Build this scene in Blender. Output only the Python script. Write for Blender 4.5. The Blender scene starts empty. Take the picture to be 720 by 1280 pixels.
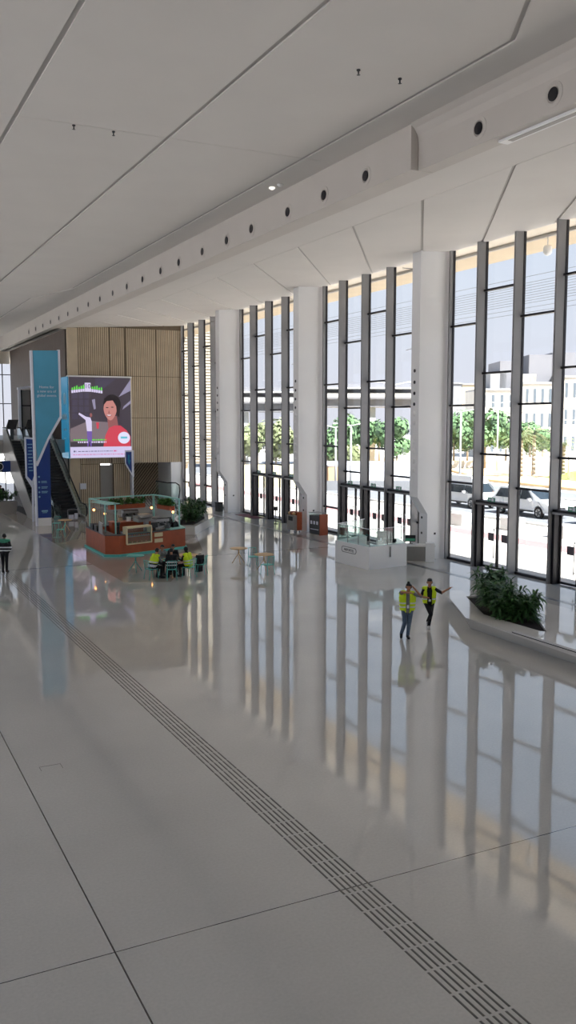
import bpy, bmesh, math, random
from mathutils import Vector, Matrix
random.seed(7)
PI = math.pi
SC = bpy.context.scene
COL = SC.collection

# ------------------------------------------------------------------ materials
def lin(c):
    return tuple((v/255/12.92) if v/255 <= .04045 else ((v/255+.055)/1.055)**2.4 for v in c)

def mat(name, rgb, rough=.5, metal=0., noise=0., nscale=6., spec=.5, bump=0., coat=0.):
    m = bpy.data.materials.new(name); m.use_nodes = True
    nt = m.node_tree; b = nt.nodes['Principled BSDF']
    c = lin(rgb)
    b.inputs['Roughness'].default_value = rough
    b.inputs['Metallic'].default_value = metal
    b.inputs['Specular IOR Level'].default_value = spec
    b.inputs['Coat Weight'].default_value = coat
    b.inputs['Base Color'].default_value = (*c, 1)
    if noise > 0 or bump > 0:
        tc = nt.nodes.new('ShaderNodeTexCoord'); nz = nt.nodes.new('ShaderNodeTexNoise')
        nz.inputs['Scale'].default_value = nscale; nz.inputs['Detail'].default_value = 4
        nt.links.new(tc.outputs['Object'], nz.inputs['Vector'])
        if noise > 0:
            r = nt.nodes.new('ShaderNodeValToRGB')
            r.color_ramp.elements[0].position = .3; r.color_ramp.elements[1].position = .7
            r.color_ramp.elements[0].color = (*[v*(1-noise) for v in c], 1)
            r.color_ramp.elements[1].color = (*[min(1, v*(1+noise)) for v in c], 1)
            nt.links.new(nz.outputs['Fac'], r.inputs['Fac']); nt.links.new(r.outputs['Color'], b.inputs['Base Color'])
        if bump > 0:
            bp = nt.nodes.new('ShaderNodeBump'); bp.inputs['Strength'].default_value = bump
            bp.inputs['Distance'].default_value = .02
            nt.links.new(nz.outputs['Fac'], bp.inputs['Height']); nt.links.new(bp.outputs['Normal'], b.inputs['Normal'])
    return m

def emis(name, rgb, s=1.):
    m = bpy.data.materials.new(name); m.use_nodes = True
    b = m.node_tree.nodes['Principled BSDF']
    b.inputs['Base Color'].default_value = (.02, .02, .02, 1)
    b.inputs['Emission Color'].default_value = (*lin(rgb), 1); b.inputs['Emission Strength'].default_value = s
    b.inputs['Roughness'].default_value = .4
    return m

def glassmat(name, tint=(.93, .95, .95), gl=.08, rough=0.):
    m = bpy.data.materials.new(name); m.use_nodes = True
    nt = m.node_tree; nt.nodes.clear()
    o = nt.nodes.new('ShaderNodeOutputMaterial'); mx = nt.nodes.new('ShaderNodeMixShader')
    t = nt.nodes.new('ShaderNodeBsdfTransparent'); g = nt.nodes.new('ShaderNodeBsdfGlossy')
    f = nt.nodes.new('ShaderNodeLayerWeight'); f.inputs['Blend'].default_value = .5
    pw = nt.nodes.new('ShaderNodeMath'); pw.operation = 'POWER'; pw.inputs[1].default_value = 5
    ml = nt.nodes.new('ShaderNodeMath'); ml.operation = 'MULTIPLY_ADD'; ml.inputs[1].default_value = .6; ml.inputs[2].default_value = gl*.4
    ml.use_clamp = True
    t.inputs[0].default_value = (*tint, 1); g.inputs['Color'].default_value = (.9, .95, 1, 1)
    g.inputs['Roughness'].default_value = rough
    nt.links.new(f.outputs['Facing'], pw.inputs[0]); nt.links.new(pw.outputs[0], ml.inputs[0]); nt.links.new(ml.outputs[0], mx.inputs[0])
    nt.links.new(t.outputs[0], mx.inputs[1]); nt.links.new(g.outputs[0], mx.inputs[2])
    nt.links.new(mx.outputs[0], o.inputs[0])
    return m

def floor_material():
    m = mat('polished_terrazzo', (203, 202, 198), .045, 0, .05, .35)
    nt = m.node_tree; b = nt.nodes['Principled BSDF']
    b.inputs['Specular IOR Level'].default_value = .7; b.inputs['IOR'].default_value = 1.75
    base = b.inputs['Base Color'].links[0].from_socket
    tc = nt.nodes.new('ShaderNodeTexCoord'); sx = nt.nodes.new('ShaderNodeSeparateXYZ')
    nt.links.new(tc.outputs['Object'], sx.inputs[0])
    def M(op, a, bb=None, c=None):
        n = nt.nodes.new('ShaderNodeMath'); n.operation = op
        for i, v in enumerate((a, bb, c)):
            if v is None: continue
            if hasattr(v, 'links'): nt.links.new(v, n.inputs[i])
            else: n.inputs[i].default_value = v
        return n.outputs[0]
    def line(sock, pos, w):
        return M('LESS_THAN', M('ABSOLUTE', M('SUBTRACT', sock, pos)), w)
    X, Y = sx.outputs[0], sx.outputs[1]
    ls = [line(X, 2.87, .011), line(Y, 10.62, .009), line(Y, 41.5, .03), line(X, -6.2, .011), line(Y, 72.4, .03)]
    tot = ls[0]
    for l in ls[1:]: tot = M('MAXIMUM', tot, l)
    # fine speckle of the terrazzo
    nz = nt.nodes.new('ShaderNodeTexNoise'); nz.inputs['Scale'].default_value = 22
    nt.links.new(tc.outputs['Object'], nz.inputs['Vector'])
    sp = nt.nodes.new('ShaderNodeMixRGB'); sp.blend_type = 'MULTIPLY'; sp.inputs[0].default_value = .18
    nt.links.new(base, sp.inputs[1]); nt.links.new(nz.outputs['Fac'], sp.inputs[2])
    mx = nt.nodes.new('ShaderNodeMixRGB'); nt.links.new(tot, mx.inputs[0])
    nt.links.new(sp.outputs[0], mx.inputs[1]); mx.inputs[2].default_value = (.03, .03, .03, 1)
    nt.links.new(mx.outputs[0], b.inputs['Base Color'])
    # slow polishing waves
    w = nt.nodes.new('ShaderNodeTexNoise'); w.inputs['Scale'].default_value = 1.1; w.inputs['Detail'].default_value = 1
    nt.links.new(tc.outputs['Object'], w.inputs['Vector'])
    bp = nt.nodes.new('ShaderNodeBump'); bp.inputs['Strength'].default_value = .13; bp.inputs['Distance'].default_value = .012
    nt.links.new(w.outputs['Fac'], bp.inputs['Height']); nt.links.new(bp.outputs['Normal'], b.inputs['Normal'])
    return m

M = dict(
    floor=floor_material(),
    ceil=mat('white_plaster', (219, 215, 210), .8, 0, .02, .5),
    groove=mat('joint_recess', (188, 184, 180), .9),
    beam=mat('white_bulkhead', (205, 199, 192), .7, 0, .02, .7),
    fin=mat('white_fin', (240, 240, 240), .45, 0, .02, .4),
    white=mat('white_laminate', (242, 242, 241), .35, 0, .01, 2),
    offwhite=mat('cream_render', (232, 222, 204), .7, 0, .03, .5),
    beige=mat('beige_fascia', (214, 196, 166), .7, 0, .04, 1),
    mull=mat('aluminium_mullion', (136, 135, 136), .42, .1, .04, 1),
    frame=mat('black_window_frame', (34, 32, 36), .4, .3, .05, 2),
    glass=glassmat('clear_glazing'),
    tinted=glassmat('tinted_glazing', (.8, .815, .84)),
    rail=glassmat('balustrade_glass', (.86, .94, .92), .12),
    steel=mat('brushed_steel', (150, 150, 150), .3, .9, .04, 8),
    darksteel=mat('dark_steel', (62, 62, 64), .4, .6, .05, 8),
    tact=mat('tactile_metal', (96, 94, 90), .4, .3, .1, 4),
    slat=mat('oak_slat', (206, 190, 164), .6, 0, .08, 1.2),
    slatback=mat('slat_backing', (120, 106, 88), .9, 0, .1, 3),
    darkened_wood=mat('shade_darkened_panel', (96, 82, 74), .6, 0, .08, 1.5),  # shade of the slatted block's side face put into the wood colour
    darkened_back=mat('shade_darkened_backing', (50, 42, 38), .9),  # backing of that side, darkened in its colour as well
    black=mat('black_plastic', (22, 22, 24), .4, 0, .1, 8),
    rubber=mat('black_rubber', (16, 16, 17), .6, 0, .1, 8),
    teal=mat('teal_vinyl', (86, 166, 200), .35, 0, .1, .5),
    navy=mat('navy_vinyl', (30, 62, 136), .4, 0, .06, 1),
    blue=mat('blue_vinyl', (14, 130, 170), .35, 0, .05, 1),
    paleblue=mat('pale_blue_print', (140, 190, 215), .4),
    print=mat('white_print', (225, 228, 240), .5),
    grayp=mat('grey_print', (92, 92, 92), .5),
    terra=mat('terracotta_panel', (168, 82, 46), .5, 0, .12, 3),
    turq=mat('turquoise_paint', (92, 190, 180), .4, 0, .04, 4),
    mint=mat('mint_paint', (150, 208, 200), .4, 0, .04, 4),
    tan=mat('plywood_top', (214, 178, 128), .5, 0, .08, 6),
    cream=mat('cream_card', (226, 210, 172), .6),
    pink=mat('pink_board', (196, 132, 112), .6, 0, .05, 3),
    leaf=mat('dark_leaf', (60, 98, 50), .5, 0, .35, 5),
    leaf2=mat('fresh_leaf', (78, 122, 52), .5, 0, .35, 5),
    leaf3=mat('tree_leaf', (98, 128, 88), .95, 0, .35, .8),
    leaf4=mat('dusty_leaf', (140, 148, 108), .95, 0, .3, .8),
    stem=mat('plant_stem', (84, 68, 44), .7, 0, .2, 8),
    trunk=mat('palm_trunk', (158, 146, 130), .8, 0, .2, 3, bump=.5),
    soil=mat('dark_soil', (42, 30, 24), .95, 0, .4, 9, bump=.8),
    grey=mat('grey_panel', (150, 148, 144), .5, 0, .04, 2),
    greyd=mat('charcoal_panel', (70, 74, 76), .5, 0, .08, 3),
    clad=mat('grey_cladding', (168, 164, 158), .4, .1, .03, 1),
    green=mat('exit_green', (70, 150, 120), .5),
    matred=mat('maroon_doormat', (104, 62, 66), .9, 0, .15, 6),
    skin=mat('skin_tan', (172, 122, 94), .55, 0, .05, 20),
    skind=mat('skin_brown', (112, 76, 58), .55, 0, .05, 20),
    hair=mat('black_hair', (24, 20, 20), .5, 0, .2, 30),
    jeans=mat('blue_jeans', (86, 104, 124), .85, 0, .15, 12),
    blackc=mat('black_cloth', (24, 24, 28), .85, 0, .15, 12),
    greyc=mat('grey_cloth', (128, 128, 132), .85, 0, .1, 12),
    hivis=mat('hi_vis_yellow', (206, 232, 20), .6, 0, .06, 10),
    reflect=mat('reflective_tape', (214, 218, 220), .35, .2),
    greenc=mat('green_cloth', (60, 140, 110), .8, 0, .1, 12),
    shoe=mat('black_shoe', (20, 20, 22), .5), shoew=mat('pale_shoe', (190, 190, 190), .6),
    lips=mat('lips', (140, 70, 66), .5), eye=mat('dark_eye', (20, 16, 14), .3),
    pave=mat('sandy_paving', (206, 199, 192), .8, 0, .04, .6),
    kerb=mat('red_paver', (168, 120, 120), .8, 0, .08, 2),
    road=mat('asphalt', (122, 123, 127), .9, 0, .05, .3),
    conc=mat('pale_concrete', (204, 204, 204), .8, 0, .05, 1),
    lawn=mat('dry_lawn', (150, 165, 88), .9, 0, .25, .4),
    sand=mat('sand_bed', (220, 188, 144), .9, 0, .12, .4),
    carw=mat('white_car_paint', (228, 230, 232), .2, 0, 0, 1, coat=.6),
    card=mat('dark_car_paint', (70, 74, 82), .2, 0, 0, 1, coat=.6),
    carr=mat('red_car_paint', (200, 40, 50), .25, 0, 0, 1, coat=.6),
    carglass=mat('tinted_glass', (40, 48, 54), .08, 0, 0, 1, .8),
    tyre=mat('tyre', (28, 28, 30), .8),
    stone=mat('limestone', (204, 198, 188), .8, 0, .05, .3),
    stoneg=mat('grey_cladding_stone', (146, 146, 149), .7, 0, .05, .3),
    bwin=mat('facade_window', (96, 104, 112), .3, 0, .1, 1),
    roof=mat('grey_roof', (122, 121, 126), .6, 0, .05, .3),
    louver=mat('beige_louvre', (168, 158, 142), .7, 0, .05, .5),
    hoard=mat('pale_yellow_hoarding', (206, 198, 168), .8, 0, .05, .6), sticker=mat('door_sticker', (104, 96, 102), .6),
    tarp=mat('orange_barrier', (208, 164, 128), .7),
    poster_dark=emis('screen_dark', (62, 54, 64), .8), lampglow=emis('warm_lamp', (255, 170, 90), 6.),
    diode=emis('white_led', (255, 250, 240), .9),
)
for k, c in dict(s_floor=(118, 104, 110), s_hair=(26, 18, 22), s_skin=(140, 84, 84), s_skin2=(186, 124, 118), s_red=(196, 62, 80),
                 s_white=(206, 196, 226), s_purple=(110, 84, 160), s_frame=(66, 60, 78), s_pale=(140, 134, 160), s_green=(96, 220, 70),
                 s_badge=(214, 214, 238), s_cyan=(90, 180, 200), s_band=(198, 190, 224), s_ink=(40, 34, 80), s_pink=(200, 90, 150), s_side=(20, 104, 138), s_mouth=(230, 222, 230), s_lip=(140, 60, 70)).items():
    M[k] = emis('screen_'+k[2:], c, .85)

# ------------------------------------------------------------------ helpers
def tag(o, label=None, cat=None, group=None, kind=None):
    if label: o['label'] = label
    if cat: o['category'] = cat
    if group: o['group'] = group
    if kind: o['kind'] = kind
    return o

def empty(name, loc=(0, 0, 0), rz=0., label=None, cat=None, group=None, kind=None):
    o = bpy.data.objects.new(name, None); COL.objects.link(o)
    o.location = loc; o.rotation_euler = (0, 0, rz); o.empty_display_size = .1
    return tag(o, label, cat, group, kind)

class MB:
    def __init__(s): s.bm = bmesh.new(); s.mats = []; s.cur = 0
    def use(s, m):
        if m not in s.mats: s.mats.append(m)
        s.cur = s.mats.index(m); return s
    def _f(s, vs):
        try: f = s.bm.faces.new(vs); f.material_index = s.cur; return f
        except ValueError: return None
    def box(s, x0, x1, y0, y1, z0, z1):
        return s.prism([(x0, y0), (x1, y0), (x1, y1), (x0, y1)], z0, z1)
    def prism(s, pts, z0, z1, top=None):
        a = sum(pts[i][0]*pts[(i+1) % len(pts)][1]-pts[(i+1) % len(pts)][0]*pts[i][1] for i in range(len(pts)))
        top = top or pts
        if a < 0: pts = pts[::-1]; top = top[::-1]
        n = len(pts)
        zb = z0 if hasattr(z0, '__len__') else [z0]*n
        zt = z1 if hasattr(z1, '__len__') else [z1]*n
        if a < 0 and hasattr(z0, '__len__'): zb = zb[::-1]
        if a < 0 and hasattr(z1, '__len__'): zt = zt[::-1]
        b = [s.bm.verts.new((p[0], p[1], zb[i])) for i, p in enumerate(pts)]
        t = [s.bm.verts.new((p[0], p[1], zt[i])) for i, p in enumerate(top)]
        s._f(b[::-1]); s._f(t)
        for i in range(n): s._f([b[i], b[(i+1) % n], t[(i+1) % n], t[i]])
        return s
    def plate(s, pts3, off):
        """pts3: planar polygon, off: thickness vector"""
        off = Vector(off); n = len(pts3)
        P = [Vector(p) for p in pts3]
        nor = Vector((0, 0, 0))
        for i in range(n): nor += P[i].cross(P[(i+1) % n])
        if nor.dot(off) > 0: P = P[::-1]
        a = [s.bm.verts.new(p) for p in P]; b = [s.bm.verts.new(p+off) for p in P]
        s._f(a); s._f(b[::-1])
        for i in range(n): s._f([a[(i+1) % n], a[i], b[i], b[(i+1) % n]])
        return s
    def cyl(s, p, q, r, r2=None, seg=12, cap=True):
        p = Vector(p); q = Vector(q); r2 = r if r2 is None else r2
        d = (q-p).normalized(); u = d.orthogonal().normalized(); v = d.cross(u)
        A = [s.bm.verts.new(p+(u*math.cos(t)+v*math.sin(t))*r) for t in [2*PI*i/seg for i in range(seg)]]
        B = [s.bm.verts.new(q+(u*math.cos(t)+v*math.sin(t))*r2) for t in [2*PI*i/seg for i in range(seg)]]
        for i in range(seg):
            f = s._f([A[i], A[(i+1) % seg], B[(i+1) % seg], B[i]])
            if f: f.smooth = True
        if cap: s._f(A[::-1]); s._f(B)
        return s
    def tube(s, pts, r, seg=8):
        for i in range(len(pts)-1): s.cyl(pts[i], pts[i+1], r, seg=seg)
        for p in pts[1:-1]: s.ball(p, (r, r, r), 8, 5)
        return s
    def ball(s, c, r, u=16, v=10):
        c = Vector(c); rows = []
        for j in range(v+1):
            th = PI*j/v
            if j in (0, v): rows.append([s.bm.verts.new(c+Vector((0, 0, r[2]*math.cos(th))))])
            else: rows.append([s.bm.verts.new(c+Vector((r[0]*math.sin(th)*math.cos(2*PI*i/u), r[1]*math.sin(th)*math.sin(2*PI*i/u), r[2]*math.cos(th)))) for i in range(u)])
        for j in range(v):
            a, b = rows[j], rows[j+1]
            for i in range(u):
                k = (i+1) % u
                if len(a) == 1: f = s._f([a[0], b[i], b[k]])
                elif len(b) == 1: f = s._f([a[i], b[0], a[k]])
                else: f = s._f([a[i], b[i], b[k], a[k]])
                if f: f.smooth = True
        return s
    def lathe(s, prof, c=(0, 0, 0), seg=20):
        c = Vector(c); rows = [[s.bm.verts.new(c+Vector((r*math.cos(2*PI*i/seg), r*math.sin(2*PI*i/seg), z))) for i in range(seg)] for r, z in prof]
        for a, b in zip(rows, rows[1:]):
            for i in range(seg):
                f = s._f([a[i], a[(i+1) % seg], b[(i+1) % seg], b[i]])
                if f: f.smooth = True
        s._f(rows[0][::-1]); s._f(rows[-1])
        return s
    def build(s, name, m=None, parent=None, label=None, cat=None, group=None, kind=None, bevel=0):
        me = bpy.data.meshes.new(name)
        if bevel:
            bmesh.ops.bevel(s.bm, geom=[e for e in s.bm.edges if len(e.link_faces) == 2 and e.calc_face_angle(0) > .6], offset=bevel, segments=2, profile=.6, affect='EDGES')
        s.bm.to_mesh(me); s.bm.free()
        for mm in (s.mats or [m]): me.materials.append(M[mm] if isinstance(mm, str) else mm)
        o = bpy.data.objects.new(name, me); COL.objects.link(o)
        if parent: o.parent = parent
        return tag(o, label, cat, group, kind)

def copy_tree(o, parent=None):
    c = o.copy(); COL.objects.link(c)
    if parent: c.parent = parent
    for ch in list(o.children): copy_tree(ch, c)
    return c

def text(name, body, size, m, parent, loc, rot, align='CENTER', label=None):
    cu = bpy.data.curves.new(name, 'FONT'); cu.body = body; cu.size = size; cu.extrude = .004
    cu.align_x = align; cu.align_y = 'CENTER'
    t = bpy.data.objects.new(name+'_tmp', cu); COL.objects.link(t)
    dg = bpy.context.evaluated_depsgraph_get()
    me = bpy.data.meshes.new_from_object(t.evaluated_get(dg)); bpy.data.objects.remove(t)
    me.name = name; me.materials.clear(); me.materials.append(M[m])
    o = bpy.data.objects.new(name, me); COL.objects.link(o); o.parent = parent
    o.location = loc; o.rotation_euler = rot
    return tag(o, label)

def S(name, mb, m=None, parent=None, label=None): return mb.build(name, m, parent, label=label, kind=None if parent else 'structure')

AZ = math.atan(563/1115.)
CAMROT = -AZ          # a figure turned by this looks square on to the camera

# ================================================================== SETTING
FX = 26.65
S('floor', MB().box(-14, 26.8, -12, 100.2, -.3, 0), 'floor', label='pale polished terrazzo floor of the hall')
# --- main ceiling: plates with recessed joints
Z = 15.5
S('ceiling', MB().box(-14, 17, -12, 100, Z+.045, Z+.4), 'groove', label='recess above the ceiling panels')
g = .075
mb = MB().use('ceil')
XJ = [-14, -9, -4.2+.6, 4.95, 9.52]
YJ = [-12, 27.1, 55.0, 100]
xs = [(-14, -3.6), (-3.6, 4.95), (4.95, 9.52)]
for a, b in xs:
    for c, d in zip(YJ, YJ[1:]):
        mb.box(a+g, b-g, c+.012, d-.012, Z, Z+.05)
# strip between the 9.52 joint and the jogged joint
def jog(off):   # the jogged groove line
    return [(11.7, -12), (11.7, 12.6), (14.27, 16.8), (14.27, 60.), (12.7, 66.), (12.7, 100)]
J = jog(0)
def seg_at(y):
    for (x0, y0), (x1, y1) in zip(J, J[1:]):
        if y0 <= y <= y1: return x0+(x1-x0)*(y-y0)/(y1-y0)
for c, d in zip(YJ, YJ[1:]):
    ys = [c+.012]+[y for _, y in J if c < y < d]+[d-.012]
    right = [(seg_at(y), y) for y in ys]
    mb.prism([(9.52+g, ys[0])]+[(x-g, y) for x, y in right]+[(9.52+g, ys[-1])], Z, Z+.05)
    mb.prism([(15.95, ys[0])]+[(x+g, y) for x, y in right]+[(15.95, ys[-1])], Z, Z+.05)
S('ceiling_panels', mb, label='white ceiling panels with dark joints')
# --- bulkhead beam with cove
mb = MB().use('beam')
def beam(y0, y1, x0, cove=True):
    prof = [(x0, 14.2), (x0, 15.5), (16.3, 15.55), (16.3, 14.2)] if not cove else [(x0, 14.2), (x0, 15.0), (x0-.05, 15.2), (x0-.16, 15.38), (x0-.32, 15.5), (16.3, 15.6), (16.3, 14.2)]
    a = [mb.bm.verts.new((x, y0, z)) for x, z in prof]; b = [mb.bm.verts.new((x, y1, z)) for x, z in prof]
    mb._f(a[::-1]) ; mb._f(b)
    n = len(prof)
    for i in range(n): mb._f([a[i], a[(i+1) % n], b[(i+1) % n], b[i]])
beam(-12, 22.6, 15.75); beam(22.63, 100, 15.5, False)
bmesh.ops.recalc_face_normals(mb.bm, faces=mb.bm.faces[:])
S('trim_1', mb, label='long white bulkhead with round air nozzles')
# --- sloping soffit towards the glass
zs = lambda x: 14.2+(x-15.5)/(26.65-15.5)*.68
mb = MB().use('ceil')
mb.plate([(16.0, -12, zs(16.0)), (18.35, -12, zs(18.35)), (18.35, 73, zs(18.35)), (16.0, 73, zs(16.0))], (0, 0, .05))
k = -14
ye = 33.3
sh = 11.9   # the joints run diagonally: over in X by 8.3 m, along by 11.9 m
for n in range(-11, 15):
    a = ye-sh+4.68*n; gg = .09
    y00, y01, y10, y11 = a+gg, a+4.68-gg, a+sh+gg, a+sh+4.68-gg
    poly = [(18.37, y00), (26.75, y10), (26.75, y11), (18.37, y01)]
    # clip to -12..73
    def clip(P, yl, keep):
        out = []
        for i in range(len(P)):
            p, q = P[i], P[(i+1) % len(P)]
            ip, iq = keep(p[1]), keep(q[1])
            if ip: out.append(p)
            if ip != iq:
                t = (yl-p[1])/(q[1]-p[1]); out.append((p[0]+(q[0]-p[0])*t, yl))
        return out
    P = clip(poly, 73, lambda y: y <= 73)
    if P: P = clip(P, -12, lambda y: y >= -12)
    if len(P) > 2: mb.plate([(x, y, zs(x)) for x, y in P], (0, 0, .05))
S('ceiling_soffit', mb, label='white sloping soffit panels with diagonal joints above the windows')
S('ceiling_soffit_backing', MB().plate([(15.8, -12, zs(15.8)+.04), (26.9, -12, zs(26.9)+.04), (26.9, 73, zs(26.9)+.04), (15.8, 73, zs(15.8)+.04)], (0, 0, .3)), 'groove', label='recess behind the soffit joints')
S('ceiling_far', MB().box(16.0, 17.0, 73, 100, 14.2, 14.4), 'beam')

# nozzles on the bulkhead
def nozzle(y, x0):
    t = empty('air_nozzle', (x0, y, 14.62), 0)
    mb = MB()
    r = .21
    for i in range(20):
        a0, a1 = 2*PI*i/20, 2*PI*(i+1)/20
        pr = [(r*1.45, 0), (r*1.45, -.012), (r, -.03), (r*.95, -.012), (r*.7, .02)]
        for (ra, xa), (rb, xb) in zip(pr, pr[1:]):
            vs = [(xa, ra*math.cos(a0), ra*math.sin(a0)), (xa, ra*math.cos(a1), ra*math.sin(a1)), (xb, rb*math.cos(a1), rb*math.sin(a1)), (xb, rb*math.cos(a0), rb*math.sin(a0))]
            mb._f([mb.bm.verts.new(v) for v in vs])
    mb.build('ring', 'beam', t)
    MB().cyl((-.02, 0, 0), (-.035, 0, 0), r*.78, seg=20).build('throat', 'frame', t)
    return t
ys = [17.0, 19.8, 25.15, 27.9, 30.7, 34.0, 36.6, 39.5, 42.7, 45.5, 48.6, 51.6, 54.6, 57.6, 60.6, 63.6, 66.6, 69.6, 72.6, 75.6, 78.6, 81.6]
proto = None
ords = ['nearest the camera, beside the slot grille', 'second from the camera']
for i, y in enumerate(ys):
    x0 = 15.75 if y < 22.6 else 15.5
    if proto is None: o = proto = nozzle(y, x0)
    else: o = copy_tree(proto); o.location = (x0, y, 14.62)
    lab = ('round dark air nozzle in the white bulkhead, '+ords[i]) if i < 2 else 'round dark air nozzle in the long row along the white bulkhead beyond its step'
    tag(o, lab, 'air nozzle', 'air nozzles along the bulkhead beyond its step' if i >= 2 else None)
# slot grille under the near bulkhead, recessed downlight panel
t = empty('slot_grille', (0, 0, 0), 0, 'long narrow white slot grille under the near end of the bulkhead', 'grille')
MB().box(16.0, 16.32, 6, 19.3, 14.14, 14.2).build('frame', 'white', t)
MB().box(16.08, 16.24, 6.2, 19.0, 14.13, 14.139).build('slot', 'groove', t)
t = empty('sprinkler_pair', (14.95, 30.6, 15.5), 0, 'pair of small white fixtures under the ceiling beside its jogged joint', 'ceiling fixture')
for dx, dy in ((-.03, .28), (.04, -.26)):
    MB().lathe([(.1, 0), (.12, -.04), (.06, -.09), (.02, -.1)], (dx, dy, 0)).build('fixture', 'diode' if dy > 0 else 'white', t)
for i, (x, y, w) in enumerate([(11.98, 19.83, 'the other one of the pair by the near nozzles'), (13.22, 19.84, 'the one nearer the near nozzles'),
                   (6.63, 27.18, 'on the ceiling cross joint, left one'), (7.84, 27.22, 'on the ceiling cross joint, right one')]):
    MB().lathe([(.05, 0), (.05, -.03), (.02, -.05), (.02, -.12), (.05, -.13)], (0, 0, 0), 12).build('sprinkler', 'darksteel', None,
        'tiny dark sprinkler under the ceiling, '+w, 'sprinkler').location = (x, y, 15.5)

# --- other walls of the hall
S('wall_left', MB().box(-14.3, -14, -12, 100, 14.6, 15.9).box(-14.3, -14, -12, 100, 0, .3), 'ceil')
wl = empty('window_10', (-14.1, 0, 0), 0, 'glazed wall along the other long side of the hall', kind='structure')  # unseen glazing, added to bring more daylight into the hall
for y in range(-12, 101, 4): MB().box(-.15, .15, y-.06, y+.06, .3, 14.6).build('mullion', 'mull', wl)
MB().box(-.01, .01, -12, 100, .3, 14.6).build('glass_pane', 'tinted', wl)  # tint limits the daylight from this added glazing
S('wall_back', MB().box(-14, 27, -12.3, -12, 0, 15.9), 'ceil')
S('mezzanine_floor', MB().box(-14, 14, -12, .25, 4.9, 5.2), 'floor')
# --- far end: glazed wall
mb = MB().use('offwhite').box(-14, 17.2, 100, 100.3, 12.9, 15.9).box(-14, 17.2, 100, 100.3, 4.2, 5.0)
S('wall_far', mb, label='far end wall above the glazing')
w = empty('window_5', (0, 100.1, 0), 0, 'bright far glazing behind the escalators', kind='structure')
for x in range(-14, 18, 3): MB().box(x, x+.1, -.05, .05, 0, 12.9).build('mullion', 'mull', w)
for z in (8.6, 11.7, 2.6): MB().box(-14, 17.2, -.04, .04, z, z+.09).build('transom', 'frame', w)
MB().box(-14, 17.2, -.01, .01, 0, 12.9).build('glass_pane', 'glass', w)

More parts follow.
